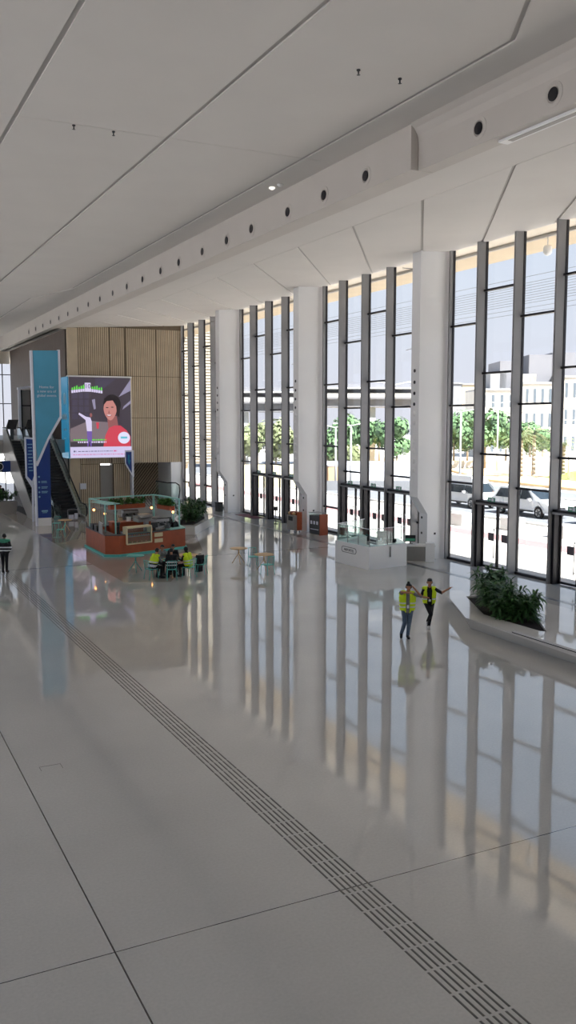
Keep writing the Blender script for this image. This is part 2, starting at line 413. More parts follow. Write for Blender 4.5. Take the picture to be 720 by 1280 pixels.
# ================================================================== GLASS FACADE (windows 1-4 + towards the camera)
def ymul(m): return 35.35+2.5*m
TA, TB = (11.3, 7.53, 3.84), (12.7, 8.97, 5.27)
ZTOP = 14.98
doors = {-2, -4, 3, 2, 1, 8, 7, 6}
DN = {-2: 1, -4: 2, 1: 3, 2: 4, 3: 5, 6: 6, 7: 7, 8: 8}
SIDE = {1: 'nearest', 2: 'second', 3: 'third', 4: 'far'}
MU = MB().box(-.44, 0, -.05, .05, 0, ZTOP)
_o = MU.build('mullion', 'mull'); mull_mesh = _o.data; bpy.data.objects.remove(_o)
fr = MB().box(0, .12, -.075, .075, 0, ZTOP)
_o = fr.build('edge_frame', 'frame'); fr_mesh = _o.data; bpy.data.objects.remove(_o)
for wi, m0 in enumerate((-5, 0, 5, 10, -10, -15)):
    names = {0: 'nearest glazed bay at the right edge behind the plant', 1: 'glazed bay behind the white booth', 2: 'glazed bay behind the two small stands', 3: 'far glazed bay beside the slatted wall', 4: 'glazed bay beside the camera', 5: 'glazed bay behind the camera'}
    wn = empty('window_%d' % (wi+1 if wi < 4 else wi+2), (FX, ymul(m0), 0), 0, names[wi], kind='structure')
    y0 = 0.
    for i in range(0, 6):
        if i == 0 and m0 != -15: pass
        m = m0+i
        # the first mullion of a bay stands behind the fin's far side
        if i == 0:
            yy = 1.05
        elif i == 5:
            yy = 12.5-.08
        else: yy = 2.5*i
        o = bpy.data.objects.new('mullion', mull_mesh); COL.objects.link(o); o.parent = wn; o.location = (0, yy, 0)
        if i == 5: o.scale.x = .38
        o = bpy.data.objects.new('edge_frame', fr_mesh); COL.objects.link(o); o.parent = wn; o.location = (0, yy+.0, 0)
    for i in range(5):
        m = m0+i
        a = 1.1 if i == 0 else 2.5*i+.05
        b = 2.5*(i+1)-.05 if i < 4 else 12.5-.13
        T = TA if m % 2 else TB
        for z in T:
            MB().box(-.1, .1, a, b, z-.045, z+.045).build('transom', 'frame', wn)
        if m % 2 == 0 and m not in doors:
            MB().box(-.1, .1, a, b, 1.51, 1.6).build('transom', 'frame', wn)
        if m not in doors:
            MB().box(.03, .05, a, b, .1, ZTOP).build('glass_pane', 'glass', wn)
            MB().box(-.05, .12, a, b, 0, .12).build('sill', 'frame', wn)
        else:
            MB().box(.03, .05, a, b, 3.2, ZTOP).build('glass_pane', 'glass', wn)
            d = empty('door_%d' % DN[m], (FX, ymul(m)+a-2.5*i, 0), 0, kind='structure')
            L = b-a
            MB().box(-.28, .14, 0, L, 3.0, 3.14).build('door_header', 'frame', d)
            MB().box(-.36, -.28, .0, L, 2.95, 3.03).build('header_sensor', 'steel', d)
            s = MB().box(-.34, -.31, L*.42, L*.62, 3.14, 3.34).build('exit_sign', 'green', d)
            MB().box(-.345, -.34, L*.45, L*.51, 3.17, 3.31).box(-.345, -.34, L*.53, L*.59, 3.2, 3.28).build('sign_symbol', 'print', s)
            MB().box(-.3, .12, L-.14, L, 0, 3.0).build('door_jamb', 'frame', d)
            for s_, (ya, yb) in enumerate(((.03, L/2-.02), (L/2+.02, L-.16))):
                lf = MB().box(0, .06, ya, ya+.06, .02, 3.0).box(0, .06, yb-.06, yb, .02, 3.0).box(0, .06, ya, yb, .02, .12).box(0, .06, ya, yb, 2.92, 3.0).build('door_leaf', 'frame', d)
                MB().box(.02, .03, ya+.06, yb-.06, .12, 2.92).build('door_glass', 'glass', lf)
                hy = yb-.14 if s_ == 0 else ya+.14
                MB().cyl((-.05, hy, .5), (-.05, hy, 1.9), .018, seg=8).box(-.05, 0, hy-.012, hy+.012, .55, .6).box(-.05, 0, hy-.012, hy+.012, 1.8, 1.85).build('door_handle', 'steel', lf)
                my = (ya+yb)/2+(.1 if s_ == 0 else -.1)
                MB().box(-.004, .018, my-.18, my+.18, 1.3, 1.66).build('door_sticker', 'sticker', lf)
# fins (columns): constant side profile in X-Z, extruded along Y
for i, y in enumerate((35.5, 48.05, 60.55, 23.0, 10.5, -2.)):
    P = [(24.97, 14.95), (24.97, 3.1), (25.57, 2.25), (25.57, 0), (26.72, 0), (26.72, 14.95)]
    lab = ['tall white fin column beside the nearest glazed bay', 'tall white fin column behind the two small stands', 'farthest tall white fin column near the slatted wall', 'white fin column just outside the frame', 'white fin column beside the camera', 'white fin column behind the camera'][i]
    t = empty('column_%d' % (i+1), (0, y, 0), 0, lab, kind='structure')
    mb = MB(); mb.plate([(x, 0, z) for x, z in P], (0, .68, 0)); mb.build('fin', 'fin', t)
    for z in (9.2, 8.65, 8.12, 7.6):
        MB().cyl((24.955, .38, z), (24.972, .38, z), .085, seg=14).build('air_hole', 'frame', t)
    for z in (7.15, 6.7, 5.8, 5.33, 4.83, 4.4):
        MB().ball((24.97, .38, z), (.06, .12, .12), 14, 8).build('air_dome', 'fin', t)
    for z in (2.05, 1.28):
        MB().cyl((25.55, .45, z), (25.575, .45, z), .06, seg=12).build('socket', 'darksteel', t)
    MB().box(25.98, 26.08, -.02, 0, 1.22, 1.32).build('switch_plate', 'darksteel', t)
    MB().cyl((25.0, .45, 14.0), (25.9, 2.9, 14.5), .02, seg=8).build('tie_rod', 'steel', t)
    MB().cyl((25.0, .45, 10.3), (25.5, 1.9, 10.3), .016, seg=8).build('tie_rod', 'steel', t)
S('wall_right', MB().box(FX-.1, FX+.3, -12, -2, 0, 15.3).box(FX-.05, FX+.3, -12, 73.2, 14.98, 15.6), 'fin', label='white head band above the glazing')
# outside canopy, its camera and the cable louvres
mb = MB().use('offwhite').box(FX+.3, 28.8, -20, 90, 15.15, 15.5).use('beige').box(28.8, 31.2, -20, 90, 15.05, 15.5).use('groove').box(28.72, 28.86, -20, 90, 15.0, 15.12)
S('ceiling_canopy', mb, label='cream roof overhang outside the glazing')
for i, (y, w) in enumerate(((31.4, 'the nearest glazed bay'), (56.2, 'the bay behind the two small stands'))):
    t = empty('security_camera', (29.0, y, 15.05), 0, 'white security camera hanging under the roof overhang outside '+w, 'security camera')
    MB().cyl((0, 0, 0), (0, 0, -.35), .03).build('stem', 'white', t)
    MB().lathe([(.05, -.35), (.17, -.4), (.2, -.5), (.2, -.68), (.12, -.78), (.03, -.82)]).build('dome', 'white', t)
mb = MB()
for z in [11.55, 11.75]+[11.95+.11*i for i in range(9)]+[13.1]:
    mb.cyl((27.35, -2, z), (27.35, 73, z), .009, seg=4, cap=False)
mb.build('cable_louvre', 'steel', None, 'row of thin horizontal steel cables strung outside high across the glazing', 'cable louvre')

# ================================================================== TACTILE STRIP, HATCH, GRILLE BANDS
mb = MB()
y = 2.5
while y < 41.2:
    for i in range(6):
        x = 6.20+i*.094
        mb.prism([(x, y), (x+.034, y), (x+.034, y+.46), (x, y+.46)], .0003, .006, top=[(x+.006, y+.01), (x+.028, y+.01), (x+.028, y+.45), (x+.006, y+.45)])
    y += .5
mb.build('tactile_paving', 'tact', None, 'long tactile guide strip of raised dark bars running down the floor', 'tactile strip')
t = empty('floor_hatch', (3.44, 17.1, 0), 0, 'small square hatch outline in the near left floor', 'floor hatch')
MB().box(-.2, .2, .19, .2, .0003, .003).box(-.21, -.2, -.02, .2, .0003, .003).box(.2, .21, -.06, .2, .0003, .003).build('outline', 'tact', t)
mb = MB()
mb.box(23.98, 24.28, 8, 73, .0004, .004)
mb.build('floor_grille', 'steel', None, 'narrow grey trench grille in the floor parallel to the glazing', 'floor grille')
mb = MB().box(22.0, 22.03, 8, 27.2, .0004, .004); mb.build('trim_2', 'tact', None, kind='structure')

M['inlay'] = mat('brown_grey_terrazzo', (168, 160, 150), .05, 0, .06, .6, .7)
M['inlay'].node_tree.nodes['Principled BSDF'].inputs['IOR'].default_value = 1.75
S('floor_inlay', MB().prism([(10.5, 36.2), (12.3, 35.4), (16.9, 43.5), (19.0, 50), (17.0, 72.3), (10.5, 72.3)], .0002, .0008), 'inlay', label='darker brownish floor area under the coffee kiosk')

# ================================================================== SLATTED WOOD BLOCK
def slats_front(mb, x0, x1, z0, z1, y, pitch=.17, w=.105, d=.06):
    x = x0
    while x+w <= x1+1e-6:
        mb.box(x, x+w, y-d, y, z0, z1); x += pitch
blk = empty('wall_wood', (0, 0, 0), 0, 'tall block clad in vertical oak slats behind the screen', kind='structure')
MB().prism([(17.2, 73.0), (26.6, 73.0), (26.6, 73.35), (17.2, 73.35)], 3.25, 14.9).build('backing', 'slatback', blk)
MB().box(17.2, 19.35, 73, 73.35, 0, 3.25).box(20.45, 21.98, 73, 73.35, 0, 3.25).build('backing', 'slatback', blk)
mb = MB().use('slat')
for z0, z1 in ((7.06, 10.5), (10.54, 14.45), (3.25, 7.02)):
    for x0, x1 in ((17.75, 20.28), (20.4, 21.64), (21.76, 24.28), (24.4, 26.6)):
        slats_front(mb, x0, x1, z0, z1, 73)
slats_front(mb, 17.75, 19.3, 0, 3.2, 73); slats_front(mb, 20.5, 21.95, 0, 3.2, 73)
mb.build('slats', None, blk)
MB().box(16.85, 17.68, 72.94, 73.3, 0, 14.3).box(21.9, 22.02, 72.9, 73.3, 0, 3.3).build('corner_board', 'slat', blk)
MB().box(16.8, 17.0, 73.3, 99.5, 0, 14.25).build('side_backing', 'darkened_back', blk)
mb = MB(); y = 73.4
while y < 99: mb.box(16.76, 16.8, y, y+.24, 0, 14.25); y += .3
mb.build('side_slats', 'darkened_wood', blk)  # shade of this side is in the slat colour
MB().box(19.35, 20.45, 73.2, 73.3, 0, 3.1).build('service_panel', 'grey', blk)
MB().box(25.5, 26.6, 72.9, 76.5, 0, 3.25).build('white_pier', 'fin', blk)
# recess with diagonal slats
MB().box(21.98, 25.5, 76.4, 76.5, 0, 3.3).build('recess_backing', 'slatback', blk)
mb = MB()
for i in range(26):
    a = 20.6+i*.26
    P = [(a, 0), (a+.12, 0), (a+.12+2.6, 3.3), (a+2.6, 3.3)]
    out = []
    def cl(P, xl, keep):
        o = []
        for i in range(len(P)):
            p, q = P[i], P[(i+1) % len(P)]
            if keep(p[0]): o.append(p)
            if keep(p[0]) != keep(q[0]):
                t_ = (xl-p[0])/(q[0]-p[0]); o.append((xl, p[1]+(q[1]-p[1])*t_))
        return o
    P = cl(P, 22.0, lambda x: x >= 22.0)
    if P: P = cl(P, 25.48, lambda x: x <= 25.48)
    if len(P) > 2: mb.plate([(x, 76.4, z) for x, z in P], (0, -.08, 0))
mb.build('diagonal_slats', 'slat', blk)
MB().box(21.98, 25.5, 73.3, 76.5, 3.25, 3.4).build('recess_soffit', 'darkened_wood', blk)

# small square sign on the wood wall
t = empty('wall_sign', (17.85, 72.86, 1.42), 0, 'small white square notice on the slatted wall beside the right escalator', 'sign')
MB().box(-.25, .25, -.03, 0, -.24, .24).build('panel', 'print', t)
MB().box(-.32, -.27, -.03, .0, -1.4, .3).build('post', 'steel', t)

# ================================================================== LED SCREEN
SY = 72.3
scr = empty('led_screen', (0, 0, 0), 0, 'large advertising screen showing a smiling woman in red, mounted on the slatted wall', 'screen')
MB().box(16.68, 21.9, SY+.03, 72.9, 3.75, 10.4).build('housing', 'white', scr)
MB().box(16.6, 16.68, SY-.02, 74.7, 3.75, 10.35).build('side_panel', 's_side', scr, 'blue side panel')
MB().box(16.58, 21.95, SY-.03, SY+.03, 10.33, 10.45).build('top_trim', 'white', scr)
X0, X1, Z0, Z1 = 16.75, 21.84, 3.8, 10.33
def sp(u, v): return (X0+u*(X1-X0), Z0+v*(Z1-Z0))      # u,v in 0..1
Lc = [0]
def lay(name, m, pts, dy, hard=False):
    if not hard: pts = [sp(*p) for p in pts]
    mb = MB(); mb.plate([(x, SY-dy, z) for x, z in pts], (0, .004, 0))
    return mb.build(name, m, scr)
def ell(cu, cv, ru, rv, n=24, a0=0, a1=360):
    return [(cu+ru*math.cos(math.radians(a0+(a1-a0)*i/(n-1 if a1-a0 < 360 else n))), cv+rv*math.sin(math.radians(a0+(a1-a0)*i/(n-1 if a1-a0 < 360 else n)))) for i in range(n)]
lay('display', 'poster_dark', [(0, .135), (1, .135), (1, 1), (0, 1)], .004)
lay('footer_band', 's_band', [(0, 0), (1, 0), (1, .135), (0, .135)], .004)
lay('floor_picture', 's_floor', [(0, .2), (.55, .2), (.66, .44), (.3, .46), (0, .36)], .010)
lay('ceiling_picture', 's_frame', [(.42, .78), (.75, .98), (.42, .99)], .010)
lay('ceiling_picture', 's_pale', [(.8, .76), (1, .98), (1, .84)], .010)
lay('ceiling_picture', 's_pale', [(.88, .64), (1, .72), (1, .68), (.86, .6)], .010)
mb = MB()
for i, (a, b) in enumerate(((.04, .13), (.15, .22), (.24, .31))):
    for j in range(4):
        p = [sp(a, .48+j*.085), sp(b, .48+j*.085), sp(b, .55+j*.085), sp(a, .55+j*.085)]
        mb.plate([(x, SY-.014, z) for x, z in p], (0, .004, 0))
mb.build('window_picture', 's_frame', scr)
lay('light_picture', 's_pale', [(.36, .72), (.39, .6), (.42, .61), (.41, .73)], .014)
lay('dancer_shirt', 's_white', [(.14, .54), (.25, .47), (.27, .33), (.35, .33), (.35, .45), (.33, .5), (.26, .51), (.15, .56)], .018)
lay('dancer_skirt', 's_purple', [(.27, .33), (.35, .33), (.34, .14), (.32, .14), (.31, .25), (.29, .14), (.27, .14)], .018)
lay('dancer_head', 's_skin', ell(.34, .53, .02, .026, 12), .018)
lay('dancer_figure', 's_red', [(.42, .44), (.47, .44), (.46, .36), (.43, .36)], .014)
lay('woman_hair', 's_hair', ell(.69, .66, .145, .13, 24), .018)
lay('woman_neck', 's_skin', [(.6, .52), (.76, .52), (.79, .36), (.62, .36)], .022)
lay('woman_shirt', 's_red', [(.53, .135), (.57, .28), (.63, .37), (.72, .4), (.82, .4), (.92, .34), (.985, .26), (.985, .135)], .026)
lay('woman_face', 's_skin2', [(.655+.108*math.sin(t)*(1 if math.cos(t) > 0 else 1-.28*math.cos(t)**2), .61+.125*math.cos(t)-(.02 if math.cos(t) < 0 else 0)*abs(math.cos(t))) for t in [2*PI*i/32 for i in range(32)]], .028)
lay('woman_fringe', 's_hair', [(.545, .65), (.56, .74), (.68, .785), (.79, .73), (.815, .6), (.8, .5), (.765, .53), (.755, .64), (.7, .715), (.6, .705)], .032)
lay('woman_eye', 's_hair', ell(.605, .625, .024, .006, 12), .034)
lay('woman_eye', 's_hair', ell(.69, .63, .024, .006, 12), .034)
lay('woman_nose', 's_skin', [(.635, .6), (.62, .555), (.65, .55)], .034)
lay('woman_mouth', 's_lip', ell(.635, .535, .045, .02, 18, 180, 360), .034)
lay('woman_teeth', 's_mouth', ell(.635, .534, .036, .011, 18, 180, 360), .037)
lay('round_badge', 's_badge', ell(.875, .245, .1, .075, 28), .032)
lay('badge_mark', 's_cyan', [(.82, .235), (.93, .235), (.93, .26), (.82, .26)], .036)
# logo in the top left corner: two illegible green over lilac words and the number 10
mb = MB()
for i in range(14):
    if i in (6, 7): continue
    u = .035+i*.036; c = .012*abs(i-6.5)**1.1*.25
    p = [sp(u, .825-c), sp(u+.03, .825-c), sp(u+.03, .86-c), sp(u, .86-c)]
    mb.use('s_white').plate([(x, SY-.022, z) for x, z in p], (0, .004, 0))
    hgt = .03+.02*((i*7) % 3)/2
    p = [sp(u+.004, .864-c), sp(u+.03, .864-c), sp(u+.022, .864-c+hgt), sp(u+.008, .864-c+hgt*.8)]
    mb.use('s_green').plate([(x, SY-.022, z) for x, z in p], (0, .004, 0))
mb.build('logo_lettering', None, scr)
lay('logo_block', 's_white', [(.25, .82), (.345, .82), (.345, .93), (.25, .93)], .024)
x, z = sp(.297, .9)
text('logo_number', '10', .5, 's_ink', scr, (x, SY-.03, z-.1), (PI/2, 0, 0))
# captions (illegible strips of small words)
mb = MB()
def words(m_, u0, u1, v, h, dy=.03):
    u = u0
    while u < u1:
        w_ = random.choice((.02, .03, .045)); w_ = min(w_, u1-u)
        p = [sp(u, v), sp(u+w_, v), sp(u+w_, v+h), sp(u, v+h)]
        mb.use(m_).plate([(x, SY-dy, z) for x, z in p], (0, .004, 0)); u += w_+.012
words('s_green', .05, .28, .215, .014); words('s_green', .35, .58, .215, .014)
words('s_white', .12, .28, .183, .02); words('s_white', .34, .58, .183, .02)
mb.build('caption_lettering', None, scr)
mb = MB()
words('s_ink', .05, .09, .07, .02, .012); words('s_ink', .12, .68, .075, .008, .012); words('s_pink', .04, .9, .035, .008, .012); words('s_pink', .7, .76, .072, .016, .012)
mb.build('footer_lettering', None, scr)
# side panel marks
mb = MB()
def disc(mb, y, z, ry, rz): mb.plate([(16.595, y+ry*math.cos(t), z+rz*math.sin(t)) for t in [2*PI*i/20 for i in range(20)]], (.004, 0, 0))
disc(mb, 73.35, 8.6, .5, .5); mb.plate([(16.595, y, z) for y, z in ((72.5, 6.9), (74.5, 6.9), (74.2, 7.35), (73.7, 7.3), (73.5, 7.6), (73.3, 7.3), (72.8, 7.35))], (.004, 0, 0))
mb.plate([(16.595, y, z) for y, z in ((72.9, 6.02), (73.9, 6.02), (73.9, 6.15), (72.9, 6.15))], (.004, 0, 0))
mb.plate([(16.595, y, z) for y, z in ((73.1, 5.3), (73.8, 5.3), (73.8, 5.42), (73.1, 5.42))], (.004, 0, 0))
mb.build('side_mark', 'paleblue', scr)

# small blue banner at the lower right corner of the screen
t = empty('wall_banner', (0, 72.2, 0), 0, 'narrow blue pennant sign with a slanted foot under the screen corner', 'sign')
MB().plate([(x, 0, z) for x, z in ((21.25, 4.35), (22.0, 4.35), (22.0, 2.1), (21.86, 2.15), (21.25, 3.2))], (0, .1, 0)).build('panel', 'print', t)
MB().plate([(x, -.006, z) for x, z in ((21.32, 4.22), (21.8, 4.22), (21.8, 2.45), (21.32, 3.3))], (0, .005, 0)).build('face', 'navy', t)
MB().plate([(x, -.012, z) for x, z in ((21.5, 4.0), (21.64, 3.95), (21.6, 3.6), (21.7, 3.5), (21.6, 3.1), (21.46, 3.45))], (0, .005, 0)).build('mark', 'blue', t)
MB().box(21.86, 21.97, .1, .75, .0, 3.3).build('post', 'print', t)

# ================================================================== TOTEM
TY = 58.3
tot = empty('totem_sign', (0, TY, 0), 0, 'tall teal totem sign with an angled foot standing in front of the escalators', 'totem sign')
MB().plate([(x, 0, z) for x, z in ((11.28, 11.25), (12.87, 11.3), (12.87, 7.05), (12.1, 5.72), (11.35, 4.15))], (0, .35, 0)).build('upper_panel', 'teal', tot)
MB().plate([(x, .05, z) for x, z in ((11.28, .52), (12.16, .52), (12.2, 5.82), (11.28, 3.9))], (0, .25, 0)).build('lower_panel', 'navy', tot, 'navy lower panel')
MB().box(11.28, 12.16, .03, .32, 0, .52).build('plinth', 'white', tot)
MB().plate([(x, -.03, z) for x, z in ((12.85, 11.35), (12.98, 11.35), (12.98, 7.0), (12.14, 5.6), (11.38, 3.9), (11.3, 3.9), (11.3, 4.12), (12.06, 5.72), (12.85, 7.08))], (0, .4, 0)).build('right_trim', 'print', tot)
MB().plate([(x, -.03, z) for x, z in ((11.12, 11.25), (11.24, 11.25), (11.28, 4.2), (11.3, 0), (11.2, 0), (11.18, 4.1))], (0, .4, 0)).build('left_trim', 'print', tot)
for i, s_ in enumerate(('Home for', 'a new era of', 'global events')):
    text('lettering', s_, .235, 'print', tot, (12.07, -.01, 8.95-i*.27), (PI/2, 0, 0))
mb = MB()
for i, z in enumerate((3.2, 2.86, 2.5, 2.2, 1.9)):
    mb.cyl((11.44, .04, z), (11.44, .052, z), .06, seg=12)
    if i in (1, 2, 3):
        mb.box(11.58, 11.98-.06*(i == 1), .04, .05, z+.02, z+.06).box(11.58, 11.94, .04, .05, z-.06, z-.02)
mb.box(11.55, 11.95, .04, .05, .92, 1.02).box(11.6, 11.9, .04, .05, .84, .88)
mb.build('directory_marks', 'paleblue', tot)
# directory sign behind
t = empty('directory_sign', (0, 61.0, 0), 0, 'narrow blue directory sign with a bent white post behind the teal totem', 'sign')
MB().plate([(x, 0, z) for x, z in ((11.1, 5.72), (11.75, 5.66), (11.75, 3.1), (11.62, 2.5), (11.5, 2.3), (11.1, 3.0))], (0, .18, 0)).build('frame', 'print', t)
MB().plate([(x, -.01, z) for x, z in ((11.19, 5.6), (11.66, 5.55), (11.66, 3.2), (11.5, 2.75), (11.19, 3.1))], (0, .01, 0)).build('face', 'navy', t)
mb = MB()
for i in range(9): mb.box(11.25+.03*(i % 3), 11.58-.04*(i % 2), -.02, -.012, 5.2-i*.22, 5.26-i*.22)
mb.build('lettering', 'paleblue', t)
MB().plate([(x, 0, z) for x, z in ((11.5, 2.4), (11.62, 2.5), (11.58, 0), (11.46, 0))], (0, .18, 0)).build('post', 'print', t)

# ================================================================== ESCALATORS + UPPER FLOOR
def escalator(x0, x1, label, tall=False):
    t = empty('escalator', (0, 0, 0), 0, label, 'escalator')
    ya, yb, h = 62.6, 72.2, 5.25
    path = lambda o: [(61.2, o), (ya, o), (yb, h+o), (73.6, h+o)]
    for s_, (a, b) in enumerate(((x0, x0+.14), (x1-.14, x1))):
        P = [(61.2, 0), (ya+.7, 0), (yb+.7, h-.75), (73.6, h-.75), (73.6, h+.08), (yb, h+.12), (ya, .2), (61.2, .2)]
        if tall and s_ == 0: P = [(60.9, 0), (ya+1.6, 0), (yb+1.2, h-1.2), (73.6, h-1.2), (73.6, h+.9), (yb, h+.9), (ya, .95), (61.2, .95)]
        MB().plate([(a, y, z) for y, z in P], (b-a, 0, 0)).build('side_cladding', 'clad', t)
        xm = (a+b)/2
        P = [(61.1, .2), (ya, .2), (yb, h+.12), (73.6, h+.1), (73.6, h+.95), (yb, h+.95), (ya, 1.02), (61.3, .95), (60.95, .75), (60.9, .45)]
        MB().plate([(xm-.012, y, z) for y, z in P], (.024, 0, 0)).build('balustrade_glass', 'rail', t)
        MB().tube([(xm, y, z) for y, z in ((61.1, .22), (60.85, .42), (60.85, .75), (61.2, 1.0), (ya, 1.05), (yb, h+1.0), (73.8, h+1.0))], .05, 8).build('handrail', 'rubber', t)
    mb = MB(); n = 26
    for i in range(n):
        y = ya+(yb-ya)*i/n; z = h*(i+1)/n
        mb.box(x0+.16, x1-.16, y, y+(yb-ya)/n+.02, z-.3, z-.02)
    mb.build('steps', 'darksteel', t)
    MB().box(x0+.14, x1-.14, 60.9, ya, 0.001, .02).build('landing_plate', 'steel', t)
    MB().box(x0+.14, x1-.14, ya+.1, yb+.7, -.0, .0+.001).build('pit_cover', 'black', t)
    mb = MB(); mb.plate([(x0+.14, y, z) for y, z in ((ya+.8, .02), (yb+.7, h-.75), (yb+.7, h-.6), (ya+.5, .02))], (x1-x0-.28, 0, 0))
    mb.build('truss_underside', 'greyd', t)
    return t
escalator(13.25, 15.2, 'right escalator climbing beside the slatted wood block')
escalator(11.7, 12.9, 'left escalator with grey side cladding, mostly behind the totem sign', True)
t = empty('escalator_barrier', (14.1, 60.6, 0), 0, 'small barrier with white notices at the foot of the right escalator', 'barrier')
MB().tube([(-.35, 0, 0), (-.35, 0, .75), (.35, 0, .75), (.35, 0, 0)], .03).build('rail', 'steel', t)
MB().box(-.3, .05, -.02, .01, .08, .4).box(.1, .32, -.02, .01, .1, .5).build('notice', 'print', t)
S('upper_floor', MB().box(-14, 16.7, 73.6, 99.9, 4.2, 5.25), 'clad', label='edge of the upper floor at the head of the escalators')
t = empty('glass_balustrade', (0, 73.7, 5.25), 0, 'glass balustrade along the edge of the upper floor left of the escalators', 'balustrade')
MB().box(-14, 11.2, 0, .03, 0, 1.05).build('pane', 'rail', t)
MB().cyl((-14, .015, 1.08), (11.2, .015, 1.08), .035).build('top_rail', 'steel', t)
for x in (11.15, 8.6, 6.): MB().box(x-.06, x+.06, -.04, .07, 0, 1.1).build('post', 'greyd', t)
t = empty('portal_frame', (14.0, 79, 5.25), 0, 'white tall lift portal on the upper floor beside the dark wood wall', 'lift portal')
MB().box(-.05, .15, 0, .3, 0, 4.2).box(1.9, 2.7, 0, .3, 0, 4.6).plate([(-.1, 0, 4.2), (2.7, 0, 4.6), (2.7, 0, 4.8), (-.1, 0, 4.4)], (0, .3, 0)).build('frame', 'print', t)
MB().box(.15, .28, .1, .2, 0, 4.2).box(.95, 1.05, .1, .2, 0, 4.2).box(.28, 1.9, .12, .2, 2.8, 2.9).build('mullion', 'frame', t)
MB().box(.28, 1.9, .3, .34, 0, 4.2).build('door_panel', 'grey', t)
for x, y, w in ((12.75, 76.0, 'left of the portal'), (14.35, 76.2, 'in front of the portal')):
    t = empty('check_in_screen', (x, y, 5.25), CAMROT, 'black tilted check-in screen on a pedestal on the upper floor, '+w, 'screen')
    MB().plate([(-.45, 0, .9), (.35, 0, .9), (.5, .35, 1.65), (-.3, .35, 1.65)], (0, .1, -.05)).build('panel', 'black', t)
    MB().box(-.12, .12, .12, .3, 0, 1.1).build('pedestal', 'greyd', t)
# hanging info sign below the upper floor
t = empty('info_sign', (0, 70.5, 0), 0, 'black hanging information sign with a blue end below the upper floor', 'sign')
MB().box(6.5, 11.45, 0, .2, 2.9, 3.72).build('panel', 'black', t)
MB().box(11.1, 11.95, -.01, .21, 2.88, 3.74).build('blue_end', 'navy', t)
mb = MB()
for i in range(20):
    a0, a1 = 2*PI*i/20, 2*PI*(i+1)/20
    mb.plate([(11.0-.12+r*math.cos(a), -.012, 3.31+r*math.sin(a)) for r, a in ((.3, a0), (.3, a1), (.255, a1), (.255, a0))], (0, .008, 0))
mb.build('symbol_ring', 'print', t)
text('symbol', 'i', .4, 'print', t, (10.88, -.015, 3.31), (PI/2, 0, 0))
for x in (7.5, 10.8): MB().cyl((x, .1, 3.72), (x, .1, 4.2), .02, seg=6).build('hanger', 'steel', t)

# ================================================================== PLANTS
def leaf_blades(mb, c, n, L, W, spread, up, droop=.5, rng=random):
    for _ in range(n):
        a = rng.uniform(0, 2*PI); el = rng.uniform(*up)
        d = Vector((math.cos(a)*math.cos(el), math.sin(a)*math.cos(el), math.sin(el)))
        p = Vector(c)+Vector((rng.uniform(-1, 1)*spread[0], rng.uniform(-1, 1)*spread[1], rng.uniform(0, 1)*spread[2]))
        l = L*rng.uniform(.6, 1.15); side = d.cross(Vector((0, 0, 1))).normalized()
        pts = []
        for k in range(5):
            t = k/4; q = p+d*l*t+Vector((0, 0, -droop*l*t*t))
            w = W*(.25+1.5*t if t < .5 else 2*(1-t))*.5+.002
            pts.append((mb.bm.verts.new(q-side*w), mb.bm.verts.new(q+side*w)))
        for u, v in zip(pts, pts[1:]): mb._f([u[0], u[1], v[1], v[0]])

def shrub(name, loc, r, h, n, L, W, label, group=None, m='leaf', up=(-.1, 1.3), cat='plant', seed=1, parent=None, droop=.5):
    rng = random.Random(seed)
    t = empty(name, loc, 0, label, cat, group)
    mb = MB()
    st = MB()
    ns = max(5, n//45)
    for i in range(ns):
        a = rng.uniform(0, 2*PI); rr = r*math.sqrt(rng.random()); hh = h*rng.uniform(.45, 1.)*(1-.3*rr/r)
        top = (rr*math.cos(a), rr*math.sin(a), hh)
        st.cyl((top[0]*.5, top[1]*.5, 0), top, .012, .006, 5, False)
        for k in range(5):
            f = .25+.75*k/4
            c = (top[0]*(.5+.5*f), top[1]*(.5+.5*f), hh*f)
            leaf_blades(mb, c, max(1, int(n*1.7)//ns//5), L, W, (.07, .07, .07), up, droop, rng)
    mb.build('foliage', m, t); st.build('stem', 'stem', t)
    return t

# platform with the planted bed (right foreground)
plat = empty('bench_platform', (0, 0, 0), 0, 'large white low platform with a pointed end around the leafy plant bed', 'platform')
top = [(17.86, 6), (17.86, 22.6), (19.0, 24.75), (20.05, 26.75), (21.9, 25.9), (21.9, 6)]
bot = [(17.95, 6), (18.3, 22.9), (19.45, 25.0), (20.35, 26.7), (21.85, 25.8), (21.85, 6)]
# the slab around the soil bed: ring of quads
bed = [(18.75, 19.8), (18.72, 22.75), (20.1, 25.45), (21.2, 25.1), (20.4, 22.3)]
mb = MB()
ZP = [.45]*6
tv = [mb.bm.verts.new((x, y, z)) for (x, y), z in zip(top, ZP)]
bv = [mb.bm.verts.new((x, y, .0)) for x, y in bot]
iv = [mb.bm.verts.new((x, y, .45)) for x, y in bed]
lv = [mb.bm.verts.new((x, y, .3)) for x, y in bed]
for i in range(6): mb._f([bv[i], bv[(i+1) % 6], tv[(i+1) % 6], tv[i]])
for i in range(5): mb._f([iv[i], iv[(i+1) % 5], lv[(i+1) % 5], lv[i]])
mb._f([tv[0], tv[1], iv[1], iv[0]]); mb._f([tv[1], tv[2], iv[2], iv[1]]); mb._f([tv[2], tv[3], iv[3], iv[2]])
mb._f([tv[3], tv[4], iv[3]]); mb._f([tv[4], tv[5], iv[4], iv[3]]); mb._f([tv[5], tv[0], iv[0], iv[4]]);
bmesh.ops.recalc_face_normals(mb.bm, faces=mb.bm.faces[:])
M['polish'] = mat('polished_white_stone', (222, 220, 216), .05, 0, .03, .8)
M['polish'].node_tree.nodes['Principled BSDF'].inputs['IOR'].default_value = 1.8
